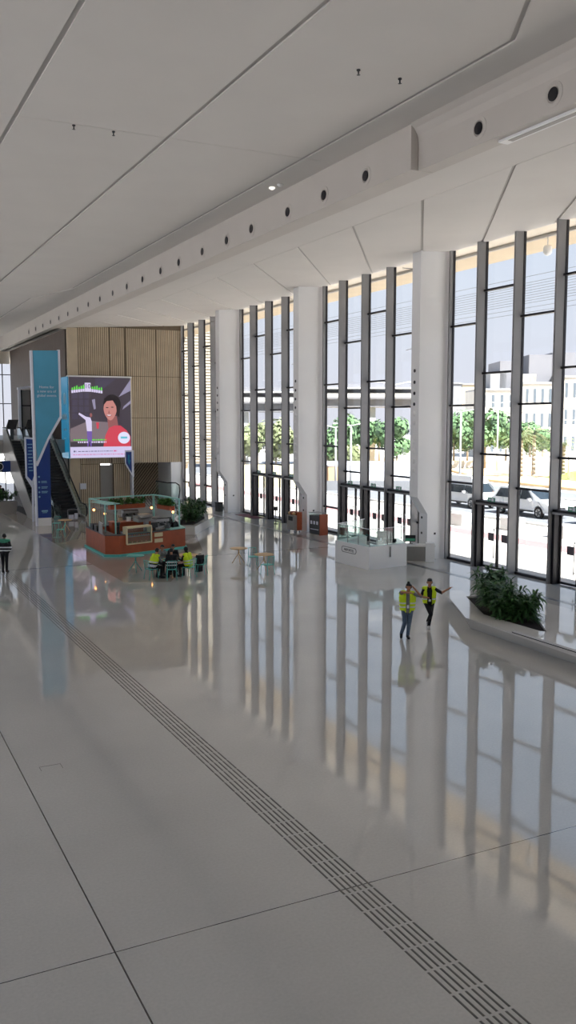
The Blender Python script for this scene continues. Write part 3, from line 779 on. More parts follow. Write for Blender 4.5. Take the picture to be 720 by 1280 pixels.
mb.build('slab', 'polish', plat)
MB().prism([(x, y) for x, y in bed], .05, .38).build('soil', 'soil', plat)
t = empty('stone_bench', (0, 0, 0), 0, 'white seat slab with a dark shadow gap lying on the platform edge at the right', 'bench')
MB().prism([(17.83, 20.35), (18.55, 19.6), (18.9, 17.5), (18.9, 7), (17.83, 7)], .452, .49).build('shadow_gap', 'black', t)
MB().prism([(17.8, 20.3), (18.6, 19.7), (18.95, 17.6), (18.95, 7), (17.8, 7)], .49, .55).build('slab', 'polish', t)
for i, (x, y, r, h, n) in enumerate(((20.25, 24.2, .75, 1.35, 520), (19.55, 23.1, .7, 1.3, 520), (20.7, 24.6, .5, 1.5, 300), (19.15, 22.0, .6, 1.2, 460), (19.6, 21.6, .5, 1.05, 380))):
    shrub('leafy_shrub', (x, y, .38), r, h, n, .46, .085, 'dense dark green shrub with long narrow leaves in the clump on the white platform', 'shrubs in the platform bed', seed=i+3)

# planter island behind the kiosk
pl = empty('planter_island', (0, 0, 0), 0, 'low white angular planter with a long wing behind the coffee kiosk', 'planter')
MB().prism([(17.6, 50.2), (18.8, 49.6), (21.9, 54.2), (24.6, 61.0), (23.6, 61.4), (20.5, 57.5)], 0, [.5, .5, .5, .45, .3, .5]).build('slab', 'polish', pl)
MB().prism([(18.2, 50.8), (19.0, 50.4), (21.0, 53.6), (22.8, 58.5), (20.8, 57.0)], .45, .52).build('soil', 'soil', pl)
for i, (x, y, r, h) in enumerate(((19.1, 51.6, .8, 1.5), (19.9, 53.0, .9, 1.7), (20.7, 54.6, .9, 1.5), (21.2, 56.4, .8, 1.1))):
    shrub('leafy_shrub', (x, y, .5), r, h, 420, .4, .09, 'rounded dark green shrub in the low white planter behind the coffee kiosk', 'shrubs behind the kiosk', seed=i+20)
for i, (x, y, r, h) in enumerate(((22.0, 58.2, .6, .35), (22.9, 60., .5, .3))):
    shrub('ground_plant', (x, y, .45), r, h, 260, .2, .05, 'low bright green ground plant at the far end of the white planter wing', 'ground plants on the wing', 'leaf2', seed=i+30)
# recess handrail
t = empty('curved_handrail', (24.4, 69.5, 0), 0, 'curved glass and black handrail end before the white pier', 'handrail')
MB().tube([(-1.4, 0, 1.9), (-.4, 0, 1.75), (.3, 0, 1.7), (.6, 0, 1.5), (.65, 0, 1.1), (.5, 0, .0)], .05).build('rail', 'rubber', t)
MB().plate([(x, 0, z) for x, z in ((-1.4, 0), (-1.4, 1.85), (-.4, 1.7), (.25, 1.65), (.55, 1.45), (.6, 1.1), (.45, 0))], (0, .02, 0)).build('glass', 'rail', t)
t = empty('planter_pot', (13.0, 73.2, 0), 0, 'grey planter box under the upper floor beside the left escalator', 'planter')
MB().prism([(-.7, -.4), (.7, -.4), (.7, .4), (-.7, .4)], 0, .9, top=[(-.8, -.5), (.8, -.5), (.8, .5), (-.8, .5)]).build('box', 'clad', t)
shrub('leafy_shrub', (13.0, 73.2, .9), .8, 1.0, 420, .35, .09, 'dark leafy shrub in the grey planter box under the upper floor', None, seed=44)
t.location = (12.0, 68.8, 0)
bpy.data.objects['leafy_shrub'].name
for o in list(COL.objects):
    if o.get('label', '').startswith('dark leafy shrub in the grey'): o.location = (12.0, 68.8, .9); break
for o_ in (t, o): o_.location.x = 10.75; o_.location.y = 67.5

# ================================================================== KIOSK
KP = [(11.72, 47.5), (11.7, 43.55), (12.35, 43.2), (14.9, 44.0), (16.35, 44.6), (16.9, 47.9), (14.5, 49.4)]
kio = empty('coffee_kiosk', (0, 0, 0), 0, 'terracotta coffee kiosk counter with a turquoise base and thin mint frame', 'kiosk')
def inset(P, d):
    cx = sum(p[0] for p in P)/len(P); cy = sum(p[1] for p in P)/len(P)
    return [(x+(cx-x)*d, y+(cy-y)*d) for x, y in P]
KI = inset(KP, .24)
mb = MB()
n = len(KP)
for i in range(n):
    if i == 5: continue
    a, b, c, d = KP[i], KP[(i+1) % n], KI[(i+1) % n], KI[i]
    mb.prism([a, b, c, d], .12, 1.05)
mb.build('counter_body', 'terra', kio)
mb = MB()
for i in range(n):
    if i == 5: continue
    a, b, c, d = KP[i], KP[(i+1) % n], KI[(i+1) % n], KI[i]
    mb.prism([a, b, c, d], 1.05, 1.09)
mb.build('counter_top', 'greyd', kio)
KO = inset(KP, -.035)
MB().prism(KO, .0, .12).build('base_plinth', 'turq', kio)
posts = [(12.3, 43.7), (11.9, 47.3), (15.85, 48.3), (16.15, 44.95), (15.7, 48.0), (16.3, 46.3), (12.1, 44.9)]
for i, (x, y) in enumerate(posts):
    MB().box(x-.032, x+.032, y-.032, y+.032, 1.09 if i not in (2, 4) else .12, 2.62).build('post', 'mint', kio)
mb = MB()
ring = posts[:4]
for i in range(3):
    a, b = Vector((*ring[i], 2.62)), Vector((*ring[(i+1) % 4], 2.62))
    d = (b-a).normalized(); s_ = Vector((-d.y, d.x, 0))*.035
    mb.prism([(a-s_)[:2], (b-s_)[:2], (b+s_)[:2], (a+s_)[:2]], 2.59, 2.66)
mb.build('top_frame', 'mint', kio)
MB().prism([(11.55, 45.5), (12.3, 45.7), (12.6, 43.9), (11.85, 43.5)], 2.6, 2.63).build('corner_canopy', 'mint', kio)
# display case on the front
MB().prism([(15.35, 44.08), (16.35, 44.55), (16.5, 45.9), (16.0, 45.95), (15.2, 44.6)], 1.09, 1.14).build('end_cap', 'mint', kio)
dc = MB().prism([(12.75, 43.22), (14.2, 43.68), (14.1, 44.1), (12.65, 43.66)], 1.38, 1.46).prism([(12.75, 43.22), (14.2, 43.68), (14.1, 44.1), (12.65, 43.66)], .56, .62).prism([(12.72, 43.2), (12.78, 43.22), (12.7, 43.66), (12.64, 43.64)], .6, 1.4).prism([(14.15, 43.66), (14.21, 43.68), (14.12, 44.1), (14.06, 44.08)], .6, 1.4).build('display_case', 'cream', kio)
MB().prism([(12.78, 43.24), (14.15, 43.67), (14.14, 43.69), (12.77, 43.26)], .62, 1.38).build('case_glass', 'rail', dc)
mb = MB(); mb.prism([(12.8, 43.3), (14.12, 43.72), (14.05, 44.05), (12.7, 43.64)], .94, .97); mb.build('case_shelf', 'steel', dc)
foodm = ['leaf2', 'pink', 'cream', 'tan', 's_purple', 'greyd']
M['s_purple2'] = mat('berry_wrap', (130, 100, 160), .5)
foodm[4] = 's_purple2'
for j in range(2):
    for i in range(9):
        f = (i+.5)/9.4
        x = 12.86+f*1.26; y = 43.4+f*.4
        MB().ball((0, 0, .05), (.06, .05, .05), 10, 6).build('food_pack', foodm[(i*3+j) % 6], None, 'small wrapped snack in the glass display case of the coffee kiosk', 'snack', 'snacks in the display case').location = (x, y, (.62, .97)[j])
# front white notices
mb = MB()
for z in (.52, .82): mb.plate([(14.35, 43.76, z), (14.85, 43.92, z), (14.85, 43.92, z+.2), (14.35, 43.76, z+.2)], (.006, -.02, 0))
mb.build('notice_plate', 'cream', kio)
# back counter and things on the kiosk
MB().box(13.0, 15.4, 46.9, 47.5, .12, 1.3).build('back_counter', 'terra', kio)
MB().box(12.95, 15.45, 46.85, 47.55, 1.3, 1.34).build('back_counter_top', 'pink', kio)
def thing_box(name, label, cat, loc, rz, parts, group=None):
    t = empty(name, loc, rz, label, cat, group)
    for pn, m_, bx in parts:
        mb = MB()
        for b in bx: mb.box(*b)
        mb.build(pn, m_, t)
    return t
thing_box('menu_board', 'grey menu board leaning on the left end of the coffee kiosk', 'board', (11.72, 44.4, 1.09), PI/2-.1,
          [('panel', 'grey', [(-.55, .55, -.02, .02, 0, .55)]), ('frame', 'white', [(-.58, .58, -.03, -.02, 0, .03), (-.58, .58, -.03, -.02, .53, .57)])])
def coffee_machine(loc, rz, label):
    t = empty('espresso_machine', loc, rz, label, 'coffee machine')
    MB().box(-.42, .42, -.22, .25, .08, .2).box(-.42, .42, .02, .25, .2, .5).box(-.42, .42, -.22, .25, .42, .56).build('body', 'steel', t, bevel=.015)
    for s_ in (-.2, .2):
        g_ = MB().cyl((s_, -.12, .42), (s_, -.12, .34), .045).build('group_head', 'black', t)
        MB().cyl((s_, -.14, .34), (s_, -.34, .33), .016, seg=8).build('portafilter_handle', 'black', g_)
    MB().cyl((-.38, -.24, .45), (-.38, -.26, .2), .01, seg=6).build('steam_wand', 'steel', t)
    MB().box(-.4, .4, -.2, .2, .56, .6).build('cup_tray', 'black', t)
    return t
coffee_machine((15.0, 44.7, 1.09), .3, 'steel espresso machine on the right part of the kiosk counter')
coffee_machine((14.1, 47.2, 1.34), .0, 'steel espresso machine on the back counter inside the kiosk')
def grinder(loc, label):
    t = empty('coffee_grinder', loc, 0, label, 'coffee grinder')
    MB().lathe([(.09, 0), (.09, .05), (.06, .07), (.07, .34), (.08, .36)]).build('body', 'black', t)
    MB().lathe([(.05, .36), (.11, .56), (.11, .6)]).build('hopper', 'greyd', t)
grinder((15.6, 44.95, 1.09), 'black coffee grinder right of the espresso machine on the kiosk counter')
grinder((12.45, 43.75, 1.09), 'black coffee grinder beside the left frame post of the kiosk')
grinder((13.3, 47.2, 1.34), 'black coffee grinder on the back counter of the kiosk')
thing_box('payment_terminal', 'dark tilted till screen on the kiosk counter behind the white notices', 'till', (14.45, 44.05, 1.09), .3,
          [('stand', 'black', [(-.05, .05, -.05, .05, 0, .2), (-.12, .12, -.1, .1, 0, .02)]), ('screen', 'black', [(-.2, .2, -.03, .01, .18, .46)])])
thing_box('bakery_box', 'pink cardboard box on the back counter of the kiosk', 'box', (14.9, 47.2, 1.34), .2, [('carton', 'pink', [(-.3, .3, -.2, .2, 0, .3)]), ('lid', 'cream', [(-.31, .31, -.21, .21, .3, .34)])])
t = empty('folded_parasol', (14.6, 45.9, 1.34), .4, 'grey folded sheet piled in the middle of the kiosk', 'folded sheet')
MB().prism([(-.8, -.35), (.7, -.3), (.9, .3), (-.6, .35)], .1, [.2, .35, .25, .4]).prism([(-.6, -.3), (.3, -.2), (.6, .3), (-.4, .2)], .3, [.35, .5, .4, .45]).build('sheet', 'grey', t)
MB().box(-.1, .1, -.1, .1, -1.2, .12).build('stand', 'steel', t)
for x, y, rz, m_, w in ((15.9, 45.0, .4, 'blackc', 'black cloth bag lying at the right end'), (15.35, 44.55, 1.1, 'greyd', 'charcoal bag beside the coffee grinder'), (16.25, 46.9, .2, 'blackc', 'black cloth bag on the back right corner')):
    t = empty('cloth_bag', (x, y, 1.14 if x != 16.25 else 1.09), rz, w+' of the kiosk counter', 'bag')
    MB().prism([(-.2, -.13), (.2, -.13), (.22, .13), (-.2, .13)], 0, [.2, .26, .3, .22], top=[(-.14, -.06), (.15, -.07), (.14, .06), (-.13, .07)]).build('bag', m_, t, bevel=.03)
    MB().tube([(-.08, 0, .2), (-.06, 0, .36), (.06, 0, .36), (.08, 0, .24)], .012, 6).build('handle', m_, t)
for i, (x, y, m_) in enumerate(((13.6, 47.3, 'cream'), (13.95, 47.35, 'white'), (14.5, 47.4, 'print'))):
    t = empty('carton', (x, y, 1.34 if True else 0), .1*i, ('cream', 'white', 'pale')[i]+' carton on the back counter of the kiosk', 'box')
    if i: t.location.y += -.32
    MB().box(-.12, .12, -.1, .1, 0, .2+.05*i).build('carton', m_, t); MB().box(-.125, .125, -.105, .105, .2+.05*i, .215+.05*i).build('lid', 'greyd', t)
for i, (x, y) in enumerate(((11.85, 46.2), (11.9, 45.6))):
    thing_box('storage_crate', 'dark crate on the left counter of the kiosk, '+('back one' if i == 0 else 'front one next to the menu board'), 'crate', (x, y, 1.09), .1, [('crate', 'black', [(-.15, .15, -.2, .2, 0, .28)]), ('lid', 'greyd', [(-.16, .16, -.21, .21, .28, .31)])])
for i in range(8):
    f = i/7; t_ = empty('paper_cup', (12.62+f*.05+(i//4)*.12, 43.66+(i % 4)*.1, 1.09), 0, 'white paper cup standing by the display case on the kiosk', 'cup', 'paper cups on the kiosk')
    MB().lathe([(.028, 0), (.04, .11), (.042, .112)], seg=12).build('cup', 'print', t_); MB().lathe([(.043, .11), (.043, .122), (.03, .13)], seg=12).build('lid', 'black', t_)
for i, (x, y, z, w) in enumerate(((11.9, 46.4, 2.1, 'farthest left'), (12.55, 46.6, 1.85, 'second from the left'), (14.95, 46.0, 2.12, 'above the middle of the kiosk'), (16.2, 46.1, 1.82, 'at the right end'))):
    t = empty('pendant_lamp', (x, y, z), 0, 'small glowing warm pendant lamp hanging in the kiosk frame, '+w, 'lamp')
    MB().ball((0, 0, 0), (.06, .06, .065), 14, 10).build('bulb', 'lampglow', t)
    MB().cyl((0, 0, .08), (0, 0, .16), .03, seg=10).build('holder', 'darksteel', t)
    MB().cyl((0, 0, .16), (0, 0, 2.6-z), .008, seg=6).build('cord', 'black', t)
for i, (a, b, z, w) in enumerate((((13.1, 47.72), (15.2, 48.15), 1.95, 'left'), ((15.95, 47.7), (16.2, 46.2), 1.9, 'right'))):
    A, B = Vector((*a, 0)), Vector((*b, 0)); L = (B-A).length; an = math.atan2(B.y-A.y, B.x-A.x)
    t = empty('trough_planter', (a[0], a[1], z), an, 'terracotta trough planter held on the back of the kiosk frame, '+w+' one', 'planter')
    MB().box(0, L, -.15, .15, 0, .24).build('trough', 'terra', t); MB().box(.02, L-.02, -.13, .13, .22, .25).build('soil', 'soil', t)
    for s_ in (.0, L-.05): MB().box(s_, s_+.05, -.02, .02, .24, 2.6-z).build('hanger', 'mint', t)
    for k in range(5):
        p = A+(B-A)*((k+.5)/5)
        shrub('trough_plant', (p.x, p.y, z+.24), .22, .34, 130, .24, .08, 'small green plant in the '+w+' trough planter of the kiosk', 'plants in the %s kiosk trough' % w, 'leaf2', seed=60+i*10+k)

# ================================================================== TABLES, CHAIRS
def table(loc, label, group=None, m='tan', r=.42, rz=0):
    t = empty('cafe_table', loc, rz, label, 'table', group)
    MB().lathe([(r*.97, .715), (r, .72), (r, .74), (r*.98, .745)], seg=28).build('table_top', m, t)
    MB().cyl((0, 0, .45), (0, 0, .715), .03).build('column', m, t)
    for a in (.3, .3+2*PI/3, .3+4*PI/3):
        MB().cyl((0, 0, .5), (.34*math.cos(a), .34*math.sin(a), 0), .018, .014, 8).build('leg', m, t)
    return t
def chair(loc, rz, label, group=None, m='turq'):
    t = empty('metal_chair', loc, rz, label, 'chair', group)       # faces local +y
    MB().box(-.21, .21, -.2, .21, .44, .465).build('seat', m, t, bevel=.008)
    for x in (-.19, .19):
        MB().cyl((x, .19, .44), (x*1.1, .22, 0), .013, seg=8).build('leg', m, t)
        MB().cyl((x, -.19, .44), (x*1.1, -.25, 0), .013, seg=8).build('leg', m, t)
        MB().cyl((x, -.19, .44), (x*.95, -.27, .84), .013, seg=8).build('back_post', m, t)
    mb = MB().cyl((-.18, -.27, .84), (.18, -.27, .84), .013, seg=8)
    for x in (-.1, 0, .1): mb.cyl((x, -.2, .46), (x, -.268, .83), .007, seg=6)
    mb.build('backrest', m, t)
    return t
table((16.85, 38.6, 0), 'round plywood café table farthest from the seated group, left of the turquoise chairs', r=.42)
table((17.1, 36.3, 0), 'round plywood café table between the two empty turquoise chairs', r=.45)
chair((17.15, 37.6, 0), 2.9, 'empty turquoise chair on the far side of the right plywood table')
chair((16.75, 35.2, 0), .3, 'empty turquoise chair on the near side of the right plywood table')
table((12.2, 54.6, 0), 'round plywood café table by itself between the totem sign and the kiosk')
chair((11.4, 52.2, 0), 1.2, 'empty turquoise chair left of the kiosk')
chair((11.9, 55.6, 0), 2.6, 'empty turquoise chair behind the lone plywood table near the totem')
table((13.9, 37.7, 0), 'round plywood café table right behind the seated group', r=.5)
GT = (12.85, 36.75)
t = table((GT[0], GT[1], 0), 'round turquoise café table the seated group works at', m='turq', r=.5)
for x, y, rz, w in ((11.78, 36.4, -1.3, 'under the person in a yellow vest at the left'), (12.55, 35.95, -.3, 'under the person in a black striped jacket'), (13.4, 36.1, .5, 'under the person in a yellow vest at the right'), (13.15, 37.55, 2.9, 'behind the turquoise table'), (12.55, 37.6, -2.8, 'behind the turquoise table on its left')):
    chair((x, y, 0), rz, 'turquoise metal chair '+w)
chair((14.15, 36.65, 0), .9, 'turquoise chair with black bags on it, right of the seated group')
table((11.75, 38.6, 0), 'pale turquoise café table in front of the kiosk, left of the seated group', m='turq', r=.4)
# bags on the chair
for x, y, z, w in ((14.12, 36.65, .467, 'on the seat of the right turquoise chair'), (14.3, 37.3, .0, 'on the floor behind the right turquoise chair')):
    t = empty('backpack', (x, y, z), .4, 'black backpack '+w, 'bag')
    MB().box(-.16, .16, -.1, .1, 0, .4).build('bag', 'black', t, bevel=.05)
    MB().box(-.12, .12, -.14, -.1, .05, .22).build('pocket', 'blackc', t, bevel=.015)
    MB().tube([(-.05, 0, .39), (-.05, 0, .46), (.05, 0, .46), (.05, 0, .39)], .012, 6).build('handle', 'blackc', t)
for dx, dy, rz, w in ((-.25, -.08, -1.1, 'left side'), (.12, -.25, .2, 'near side')):
    t = empty('laptop', (GT[0]+dx, GT[1]+dy, .747), rz, 'dark open laptop on the '+w+' of the turquoise table', 'laptop')
    MB().box(-.16, .16, -.11, .11, 0, .015).build('base', 'greyd', t)
    MB().plate([(-.16, .11, .015), (.16, .11, .015), (.16, .17, .22), (-.16, .17, .22)], (0, .008, -.002)).build('screen', 'black', t)

# ================================================================== STANDS, BIN, MAT, STANCHION
t = empty('snack_cart', (24.72, 48.25, 0), 0, 'small grey and wood cart with fruit on top in front of the fin column', 'cart')
MB().box(-.22, .0, -.5, .42, .14, 1.05).build('front_panel', 'grey', t)
MB().box(.0, .35, -.52, .44, .14, 1.25).build('wood_body', 'terra', t)
MB().box(-.235, -.22, -.35, .2, .72, .98).build('screen', 'black', t)
for x, y in ((-.12, -.4), (-.12, .3), (.25, -.4), (.25, .3)): MB().cyl((x-.03, y, .07), (x+.03, y, .07), .07, seg=14).build('wheel', 'print', t)
for i, (x, y, m_) in enumerate(((-.1, -.3, 'tan'), (-.1, -.1, 'terra'), (-.05, .1, 'hair'), (-.1, .28, 'tan'))):
    MB().ball((24.72+x, 48.25+y, 1.05+.1), (.11, .11, .1), 12, 8).build('fruit', m_, None, 'round %s fruit bundle on the snack cart, number %s from the front' % ({'tan': 'pale', 'terra': 'orange', 'hair': 'dark'}[m_], ('one', 'two', 'three', 'four')[i]), 'fruit')
t = empty('vending_stand', (25.5, 46.5, 0), .12, 'charcoal vending stand with an orange-brown side beside the far white column', 'vending stand')
MB().box(-.25, .32, -.5, .55, .03, 1.15).build('body', 'greyd', t)
MB().box(-.26, .34, -.55, -.5, .0, 1.25).build('side_panel', 'terra', t, 'orange-brown side panel')
MB().box(-.28, .3, -.5, .55, 1.15, 1.3).build('glass_top', 'rail', t)
mb = MB()
for i in range(3): mb.box(-.262, -.25, -.35+i*.3, -.18+i*.3, .62, .82)
mb.box(-.26, -.25, -.4, .45, .3, .34)
mb.build('label_card', 'print', t)
MB().box(-.3, .32, -.5, .55, 1.3, 1.32).build('lid', 'steel', t)
t = empty('waste_bin', (25.4, 61.85, 0), 0, 'dark green square waste bin in front of the far fin column', 'bin')
MB().box(-.22, .22, -.24, .24, 0, .62).build('body', 'greyd', t, bevel=.02); MB().box(-.24, .24, -.26, .26, .62, .7).build('lid', 'black', t)
t = empty('door_mat', (26.05, 57.6, 0), 0, 'maroon doormat inside the far doors', 'doormat')
MB().box(-.5, .45, -1.6, 1.6, .001, .015).build('mat', 'matred', t)
t = empty('stanchion', (25.6, 52.5, 0), 0, 'slim dark floor stand in front of the far doors', 'stand')
MB().lathe([(.16, 0), (.16, .02), (.03, .04), (.03, .9)]).build('pole', 'darksteel', t); MB().box(-.09, .09, -.13, .13, .9, 1.15).build('head', 'black', t)

# ================================================================== INFORMATION BOOTH
b = empty('information_booth', (0, 0, 0), 0, 'white angular reception booth with glass screens in front of the doors', 'booth')
BP = [(21.25, 37.0), (21.38, 34.12), (23.7, 34.5), (24.35, 36.2), (23.6, 38.2)]
BI = inset(BP, .3)
mb = MB()
for i in range(5):
    a, c_, d, e = BP[i], BP[(i+1) % 5], BI[(i+1) % 5], BI[i]
    if i == 3: continue
    mb.prism([a, c_, d, e], 0, 1.05)
mb.build('counter', 'white', b)
mb = MB()
for i in range(3):
    a, c_, d, e = [(Vector((*q, 0))) for q in (BP[i], BP[(i+1) % 5], BI[(i+1) % 5], BI[i])]
mb.prism([BI[0], BI[1], BI[2], BI[3]], .65, .7)
mb.build('inner_desk', 'grey', b)
def gl(a, c_, z0, z1, name='screen_glass'):
    A, B = Vector((*a, 0)), Vector((*c_, 0)); d = (B-A).normalized(); n_ = Vector((-d.y, d.x, 0))*.012
    MB().prism([(A-n_)[:2], (B-n_)[:2], (B+n_)[:2], (A+n_)[:2]], z0, z1).build(name, 'rail', b)
    MB().prism([(A-n_*1.5)[:2], (B-n_*1.5)[:2], (B+n_*1.5)[:2], (A+n_*1.5)[:2]], z1, z1+.025).build('glass_cap', 'print', b)
BQ = inset(BP, .06)
gl(BQ[0], BQ[1], 1.05, 1.85); gl(BQ[1], BQ[2], 1.05, 1.85); gl(BQ[4], BQ[0], 1.05, 1.85)
def lerp(a, c_, f): return (a[0]+(c_[0]-a[0])*f, a[1]+(c_[1]-a[1])*f)
for p in (BQ[0], lerp(BQ[0], BQ[1], .33), lerp(BQ[0], BQ[1], .66), BQ[1], BQ[2], lerp(BQ[1], BQ[2], .5)):
    MB().cyl((p[0], p[1], 1.05), (p[0], p[1], 1.87), .018, seg=8).build('glass_post', 'steel', b)
# lozenge logo with lettering on the left face
fa = Vector((BP[1][0]-BP[0][0], BP[1][1]-BP[0][1], 0)).normalized()
ang = math.atan2(fa.y, fa.x)
lg = MB()
cx, cz, w_, h_ = 1.2, .72, .62, .13
pts = [(cx-w_+h_*(1-math.cos(a)) if False else cx-w_+h_-h_*math.cos(a), cz+h_*math.sin(a)) for a in [(-PI/2+PI*i/8) for i in range(9)]] + [(cx+w_-h_+h_*math.cos(a), cz+h_*math.sin(a)) for a in [(PI/2-PI*i/8) for i in range(9)]]
P0 = Vector((BP[0][0], BP[0][1], 0))
out = Vector((fa.y, -fa.x, 0))
if out.x > 0: out = -out
for i in range(len(pts)):
    p, q = pts[i], pts[(i+1) % len(pts)]
    lg.cyl(P0+fa*p[0]+out*.004+Vector((0, 0, p[1])), P0+fa*q[0]+out*.004+Vector((0, 0, q[1])), .014, seg=6)
lg.build('logo_outline', 'grayp', b)
lt = P0+fa*cx+out*.008+Vector((0, 0, cz-.01))
text('logo_lettering', 'AIRPORTEL', .17, 'grayp', b, lt, (PI/2, 0, ang))
MB().box(22.62, 22.68, 34.28, 34.34, .5, .98).build('panel_joint', 'grey', b)
for i, (x, y, w) in enumerate(((23.35, 35.35, 'inside the booth'), (23.9, 36.9, 'behind the booth, left of the green one'))):
    thing_box('monitor', 'black computer monitor '+w, 'monitor', (x, y, .7 if i == 0 else .85), CAMROT, [('screen', 'black', [(-.28, .28, -.02, .02, .15, .5)]), ('stand', 'darksteel', [(-.03, .03, 0, .04, 0, .18), (-.12, .12, -.08, .08, 0, .015)])])
t = empty('service_desk', (0, 0, 0), 0, 'white L-shaped service desk joined to the white column right of the booth', 'desk')
MB().prism([(24.15, 36.3), (24.0, 35.85), (25.55, 34.75), (25.75, 35.2)], .72, .82).build('desk_top', 'white', t)
MB().prism([(24.2, 36.2), (24.12, 35.95), (25.2, 35.1), (25.3, 35.35)], 0, .72).build('front_panel', 'grey', t)
MB().prism([(25.2, 35.1), (25.1, 34.95), (25.5, 34.75), (25.7, 35.15), (25.4, 35.35)], 0, .9).build('end_panel', 'white', t)
MB().box(23.7, 24.1, 36.6, 37.2, 0, .85).build('side_cabinet', 'white', t)
thing_box('monitor', 'green-lit monitor on the white service desk beside the column', 'monitor', (24.75, 35.75, .82), CAMROT, [('screen', 'black', [(-.26, .26, -.02, .02, .1, .42)]), ('picture', 'green', [(-.24, .24, -.03, -.02, .13, .26)]), ('stand', 'darksteel', [(-.03, .03, 0, .04, 0, .14), (-.12, .12, -.08, .08, 0, .015)])])

# ================================================================== PEOPLE
def capsule(mb, p, q, r1, r2, n=4):
    p, q = Vector(p), Vector(q)
    mb.cyl(p, q, r1, r2, 14); mb.ball(p, (r1,)*3, 14, 8); mb.ball(q, (r2,)*3, 14, 8)

def seg_dist(c, p, q):
    d = q-p; L = d.length_squared
    t = 0 if L < 1e-9 else max(0, min(1, (c-p).dot(d)/L))
    return (c-(p+d*t)).length, t

